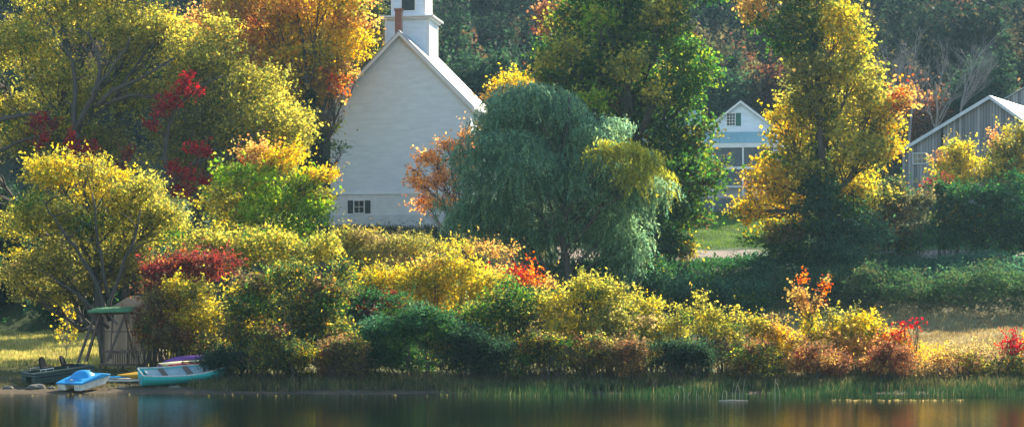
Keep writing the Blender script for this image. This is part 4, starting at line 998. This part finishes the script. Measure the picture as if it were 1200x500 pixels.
# jon-boat style pontoon fishing boat
fb = thing('fishing_boat', (0,0,0), 'dark green twin hull fishing boat with two black swivel seats', 'boat')
def pontoon(y0, y1, L, z0, z1, bx=.0):
    return MB().prism([(0, z0+.05), (L*.82, z0), (L, z1*.8), (L, z1), (0, z1)], y0, y1)
for a, b_ in ((-.72, -.26), (.26, .72)): pontoon(a, b_, 3.2, 0, .34).build('pontoon', M['dark_green_plastic'], fb, bevel=.04)
MB().box(0, 3.2, -.76, .76, .345, .47).build('deck', M['dark_green_plastic'], fb, bevel=.05)
rim = MB().box(.02, 3.18, -.76, -.62, .472, .60).box(.02, 3.18, .62, .76, .472, .60).box(3.04, 3.18, -.615, .615, .472, .60).box(.02, .14, -.615, .615, .472, .56)
rim.build('rim', M['dark_green_plastic'], fb, bevel=.03)
for xx in (.95, 2.15):
    MB().tube([(xx, 0, .47), (xx, 0, .66)], .04, 8).build('seat_post', M['chrome'], fb)
    MB().box(xx-.22, xx+.22, -.21, .21, .66, .74).build('seat', M['black'], fb, bevel=.03)
    MB().prism([(-.25, .70), (.25, .70), (.19, 1.12), (.08, 1.24), (-.08, 1.24), (-.19, 1.12)], -.05, .05).build('backrest', M['black'], fb, bevel=.03)
bk = [c_ for c_ in fb.children if c_.name.startswith('backrest')]
for i, o_ in enumerate(bk):
    o_.location = (.95 if i == 0 else 2.15, -.02, .02); o_.rotation_euler = (R(-12), 0, R(20 if i == 0 else 50))
    if i: o_.rotation_euler = (R(-25), R(14), R(30))
for sy in (-.5, .5):
    MB().tube([(.4, sy, .60), (.4, sy, .70), (1.1, sy, .70), (1.1, sy, .60)], .018, 6).build('grab_rail', M['chrome'], fb)
place(fb, 34, 92.6, R(42), (R(2), R(-6)), .03)
# blue pedal boat
pb = thing('pedal_boat', (0,0,0), 'pedal boat with a bright blue deck and cream twin hulls at the waterline', 'boat')
for a, b_ in ((-.78, -.28), (.28, .78)): pontoon(a, b_, 2.35, 0, .36).build('pontoon', M['white_plastic'], pb, bevel=.05)
MB().box(0.3, 2.0, -.275, .275, .2, .36).build('tunnel_panel', M['white_plastic'], pb, bevel=.02)
dk = MB().prism([(-.05, .365), (2.4, .365), (2.4, .43), (1.75, .60), (.5, .52), (-.05, .46)], -.83, .83); dk.build('deck', M['blue'], pb, bevel=.04)
hump = MB()
hg = np.zeros((9, 9, 3))
for i in range(9):
    for j in range(9):
        u = -1 + i/4; v = -1 + j/4; h = max(0, 1 - u*u)**.6 * max(0, 1 - v*v)**.45
        hg[i, j] = (1.15 + u*.42, v*.62, .50 + .36*h)
grid_mb(hg, hump, True).build('seat_back', M['blue'], pb, smooth=True)
for sy in (-.33, .33):
    MB().box(.35, .8, sy-.22, sy+.22, .49, .55).build('seat', M['blue'], pb, bevel=.03)
MB().tube([(1.5, -.12, .55), (1.55, -.12, .78), (1.55, .12, .78), (1.5, .12, .55)], .025, 6).build('steering_handle', M['white_plastic'], pb)
MB().box(.2, .32, -.05, .05, .50, .57).build('cleat', M['white_plastic'], pb)
MB().tube([(2.3, .45, .42), (2.3, .45, .60), (2.1, .6, .62)], .03, 6).build('rudder_handle', M['white_plastic'], pb)
pb.scale = (.86, .95, .95); place(pb, 82, 90.5, R(60), (0, R(-11)), .02)
# purple canoe, upside down
def canoe(name, label, mat, L, B, D, cat='boat', open_=False):
    r = thing(name, (0,0,0), label, cat); G = hull(L, B, D, n=20, bowpt=False, rock=.25)
    o = grid_mb(G).build('hull', M[mat], r, smooth=True); s = o.modifiers.new('thick', 'SOLIDIFY'); s.thickness = .03; s.offset = 1
    gw = MB()
    for j in (0, 8): gw.tube([G[i, j] for i in range(21)], .028, 6)
    gw.build('gunwale', M[mat], r)
    return r, G
pc, G = canoe('canoe', 'purple canoe lying upside down behind the teal rowboat', 'purple', 4.0, .95, .42)
for xx in (1.0, 2.9): MB().box(xx-.12, xx+.12, -.36, .36, .36, .39).build('seat', M['wood'], pc)
place(pc, 184, 96.8, R(2), (R(180-8), R(-2)), .95)
# yellow kayak with deck
def kayak(name, label, mat, deck, L, B, D):
    r = thing(name, (0,0,0), label, 'kayak'); G = hull(L, B, D, n=20, bowpt=False, rock=.5)
    grid_mb(G).build('hull', M[mat], r, smooth=True)
    Dk = np.zeros((21, 7, 3))
    for i in range(21):
        t = i/20
        for j in range(7):
            s = -1 + j/3; Dk[i, j] = (G[i, 0][0], G[i, 8][1]*s, G[i, 0][2] + .09*(1-s*s)*math.sin(math.pi*t) - (.10 if .40 < t < .62 and abs(s) < .7 else 0))
    grid_mb(Dk, flip=True).build('deck', M[deck], r, smooth=True)
    ck = MB(); ck.tube([(L*.51 + .45*math.cos(a), B*.30*math.sin(a), D*1.05+.07) for a in np.linspace(0, 2*math.pi, 20)], .022, 5); ck.build('cockpit_rim', M['black'], r)
    return r
yk = kayak('kayak', 'yellow kayak lying behind the teal rowboat with its nose sticking out', 'yellow', 'yellow', 4.4, .75, .28)
place(yk, 138, 93.9, R(14), (R(14), R(-6)), .05)
ck = kayak('kayak', 'cream kayak resting on the bank between the yellow kayak and the purple canoe', 'cream', 'cream', 3.2, .7, .26)
place(ck, 186, 95.6, R(6), (R(16), R(-3)), .42)
rk = kayak('kayak', 'short red kayak mostly hidden between the cream kayak and the teal rowboat', 'red', 'red', 2.2, .62, .26)
place(rk, 197, 94.9, R(8), (R(12), R(-3)), .45)
pbd = thing('paddleboard', (0,0,0), 'pale blue white paddleboard lying flat behind the pedal boat', 'board')
o = MB().prism([(0, 0), (.25, -.22), (.9, -.34), (2.0, -.34), (2.6, -.2), (2.85, 0), (2.6, .2), (2.0, .34), (.9, .34), (.25, .22)], 0, .1).build('board', M['white_plastic'], pbd, bevel=.03)
o.rotation_euler = (R(-90), 0, 0); o.location = (0, 0, .02)
MB().box(.9, 1.9, -.22, .22, .125, .135).build('deck_pad', M['blue'], pbd)
place(pbd, 106, 93.8, R(4), (R(6), 0), .14)

# ------------------------------------------------------------------ swing shelter, tent, deck
SY = 99.0; ss = SY / F
sh = thing('swing_shelter', (X(128, SY), SY, float(gz(X(128, SY), SY))), 'leaning rustic timber swing frame with a flat green canopy by the small tree', 'shelter')
gsh = float(gz(X(128, SY), SY))
def sp3(px, py, y=0): return (X(px, SY) - X(128, SY), y, Z(py, SY) - gsh)
zz = lambda py: Z(py, SY) - gsh
MB().beam(sp3(93, 424, -.3), sp3(111, 366, .2), .12, .12).build('post', M['wood'], sh)
MB().beam(sp3(93, 424, 1.6), sp3(112, 366, 1.2), .12, .12).build('post', M['wood'], sh)
MB().beam(sp3(127, 422, -.3), sp3(147, 366, .2), .12, .12).build('post', M['wood'], sh)
MB().beam(sp3(150, 421, 1.6), sp3(140, 366, 1.2), .11, .11).build('post', M['wood'], sh)
MB().beam(sp3(125, 421, 1.0), sp3(128, 368, .9), .09, .09).build('post', M['wood'], sh)
MB().beam(sp3(128, 368, -.05), sp3(138, 380, -.12), .10, .10).build('brace', M['wood'], sh)
MB().beam(sp3(122, 388, .1), sp3(156, 388.5, .1), .05, .06).build('crossbar', M['wood'], sh)
MB().beam(sp3(104, 367.5, .2), sp3(152, 366.5, .2), .09, .12).beam(sp3(104, 367.5, 1.2), sp3(152, 366.5, 1.2), .09, .12).build('top_beam', M['wood'], sh)
x0, x1 = sp3(104, 0)[0], sp3(153, 0)[0]
MB().add([(x0, -.35, zz(366.2)), (x1, -.35, zz(365.2)), (x1, 1.9, zz(360.5)), (x0, 1.9, zz(361.5)), (x0, -.35, zz(364)), (x1, -.35, zz(363)), (x1, 1.9, zz(359)), (x0, 1.9, zz(360))],
         [(0,1,2,3),(7,6,5,4),(0,4,5,1),(1,5,6,2),(2,6,7,3),(3,7,4,0)]).build('canopy', M['green_paint'], sh)
MB().box(sp3(120,0)[0], sp3(152,0)[0], .1, .6, zz(413), zz(410)).build('swing_seat', M['wood'], sh)
dp = thing('wooden_platform', (X(128, 100.5), 100.5, float(gz(X(128,100.5),100.5))), 'low dark plank platform with a picket rail behind the swing frame', 'platform')
s5 = 100.5/F
MB().box(-.5, 1.6, -.3, 1.2, .28, .36).build('deck', M['wood'], dp)
for xx in (-.4, .5, 1.5):
    for y_ in (-.2, 1.1): MB().box(xx-.05, xx+.05, y_-.05, y_+.05, -.3, .278).build('leg', M['wood'], dp)
pk_ = MB().box(.2, 1.6, -.28, -.24, .95, 1.0)
for i in range(12): pk_.box(.24+i*.12, .29+i*.12, -.30, -.285, .365, 1.15 + .06*math.sin(i*2.1))
pk_.build('picket_rail', M['wood'], dp)
TY = 104.0; ts_ = TY / F
tn = thing('canvas_tent', (X(140, TY), TY, float(gz(X(140, TY), TY))), 'beige canvas tent with a sagging roof behind the wooden swing frame', 'tent')
gt = float(gz(X(140, TY), TY)); tz = lambda py: Z(py, TY) - gt
tx = lambda px: X(px, TY) - X(140, TY)
mb = MB(); n = 12; P0 = []; P1 = []
for i in range(n + 1):
    t = i / n; px_ = 121 + 62 * t; top = 360 - 13 * math.sin(min(1, t * 2.4) * math.pi / 2) + 1.2 * math.sin(t * 9)
    P0.append((tx(px_), .05 * math.sin(i * 1.7), tz(top + 9))); P1.append((tx(px_) + .15, 1.2, tz(top)))
fv = [(x, y, -.1) for x, y, z in P0] + P0 + P1 + [(x, 2.6, -.1) for x, y, z in P1]
k = n + 1
fs = []
for r_ in range(3):
    for i in range(n): fs.append((r_*k+i, r_*k+i+1, (r_+1)*k+i+1, (r_+1)*k+i))
fs += [(0, k, 2*k, 3*k), (n, 3*k+n, 2*k+n, k+n)]
MB().add(fv, fs).build('canvas', M['beige'], tn, smooth=False)
for px_ in (122, 150, 182): MB().tube([(tx(px_), -.06, -.1), (tx(px_), -.06, tz(367))], .03, 6).build('pole', M['wood'], tn)

# ------------------------------------------------------------------ air, light, camera
SUN_AZ, SUN_EL = 32.0, 32.0      # azimuth measured from +Y (away from the camera) towards +X
hz_ = MB().box(-395, 395, -160, 650, -4.2, 186).build('haze', None)
m, nt, out = newmat('haze_air'); v = nt.nodes.new('ShaderNodeVolumePrincipled')
v.inputs['Color'].default_value = (.45, .76, 1.0, 1); v.inputs['Density'].default_value = .00012; v.inputs['Anisotropy'].default_value = .3
nt.links.new(v.outputs[0], out.inputs['Volume']); hz_.data.materials.append(m); hz_['kind'] = 'stuff'; hz_['label'] = 'thin pale blue morning haze filling the valley'; hz_['category'] = 'haze'

w = bpy.data.worlds.new('World'); C.world = w; w.use_nodes = True
nt = w.node_tree; nt.nodes.clear()
sky = nt.nodes.new('ShaderNodeTexSky'); sky.sky_type = 'NISHITA'; sky.sun_disc = False
sky.sun_elevation = R(SUN_EL); sky.sun_rotation = R(SUN_AZ); sky.air_density = 1.4; sky.dust_density = .6; sky.ozone_density = 3
bg = nt.nodes.new('ShaderNodeBackground'); bg.inputs[1].default_value = .10
wo = nt.nodes.new('ShaderNodeOutputWorld'); nt.links.new(sky.outputs[0], bg.inputs[0]); nt.links.new(bg.outputs[0], wo.inputs[0])
ld = bpy.data.lights.new('sun', 'SUN'); ld.energy = 5.0; ld.angle = R(.53); ld.color = (1, .87, .64)
lo = bpy.data.objects.new('sun', ld); COL.objects.link(lo)
d = Vector((math.sin(R(SUN_AZ))*math.cos(R(SUN_EL)), math.cos(R(SUN_AZ))*math.cos(R(SUN_EL)), math.sin(R(SUN_EL))))
lo.rotation_euler = d.to_track_quat('Z', 'Y').to_euler(); lo.location = (60, 40, 60)

cd = bpy.data.cameras.new('camera'); cd.sensor_fit = 'HORIZONTAL'; cd.sensor_width = 36; cd.lens = 36 * F / 1200
cd.shift_y = (HOR - 250) / 1200; cd.clip_start = .5; cd.clip_end = 3000
co = bpy.data.objects.new('camera', cd); COL.objects.link(co); co.location = (0, 0, CAMZ); co.rotation_euler = (R(90), 0, 0)
C.camera = co
vs_ = C.view_settings; vs_.view_transform = 'Standard'; vs_.look = 'None'; vs_.gamma = 1; vs_.exposure = 1.6; vs_.use_curve_mapping = False
cy_ = C.cycles
cy_.max_bounces = 6; cy_.diffuse_bounces = 2; cy_.glossy_bounces = 3; cy_.transmission_bounces = 3; cy_.volume_bounces = 0; cy_.transparent_max_bounces = 8
cy_.use_denoising = True; cy_.sample_clamp_indirect = 5
try: cy_.denoiser = 'OPENIMAGEDENOISE'
except Exception: pass
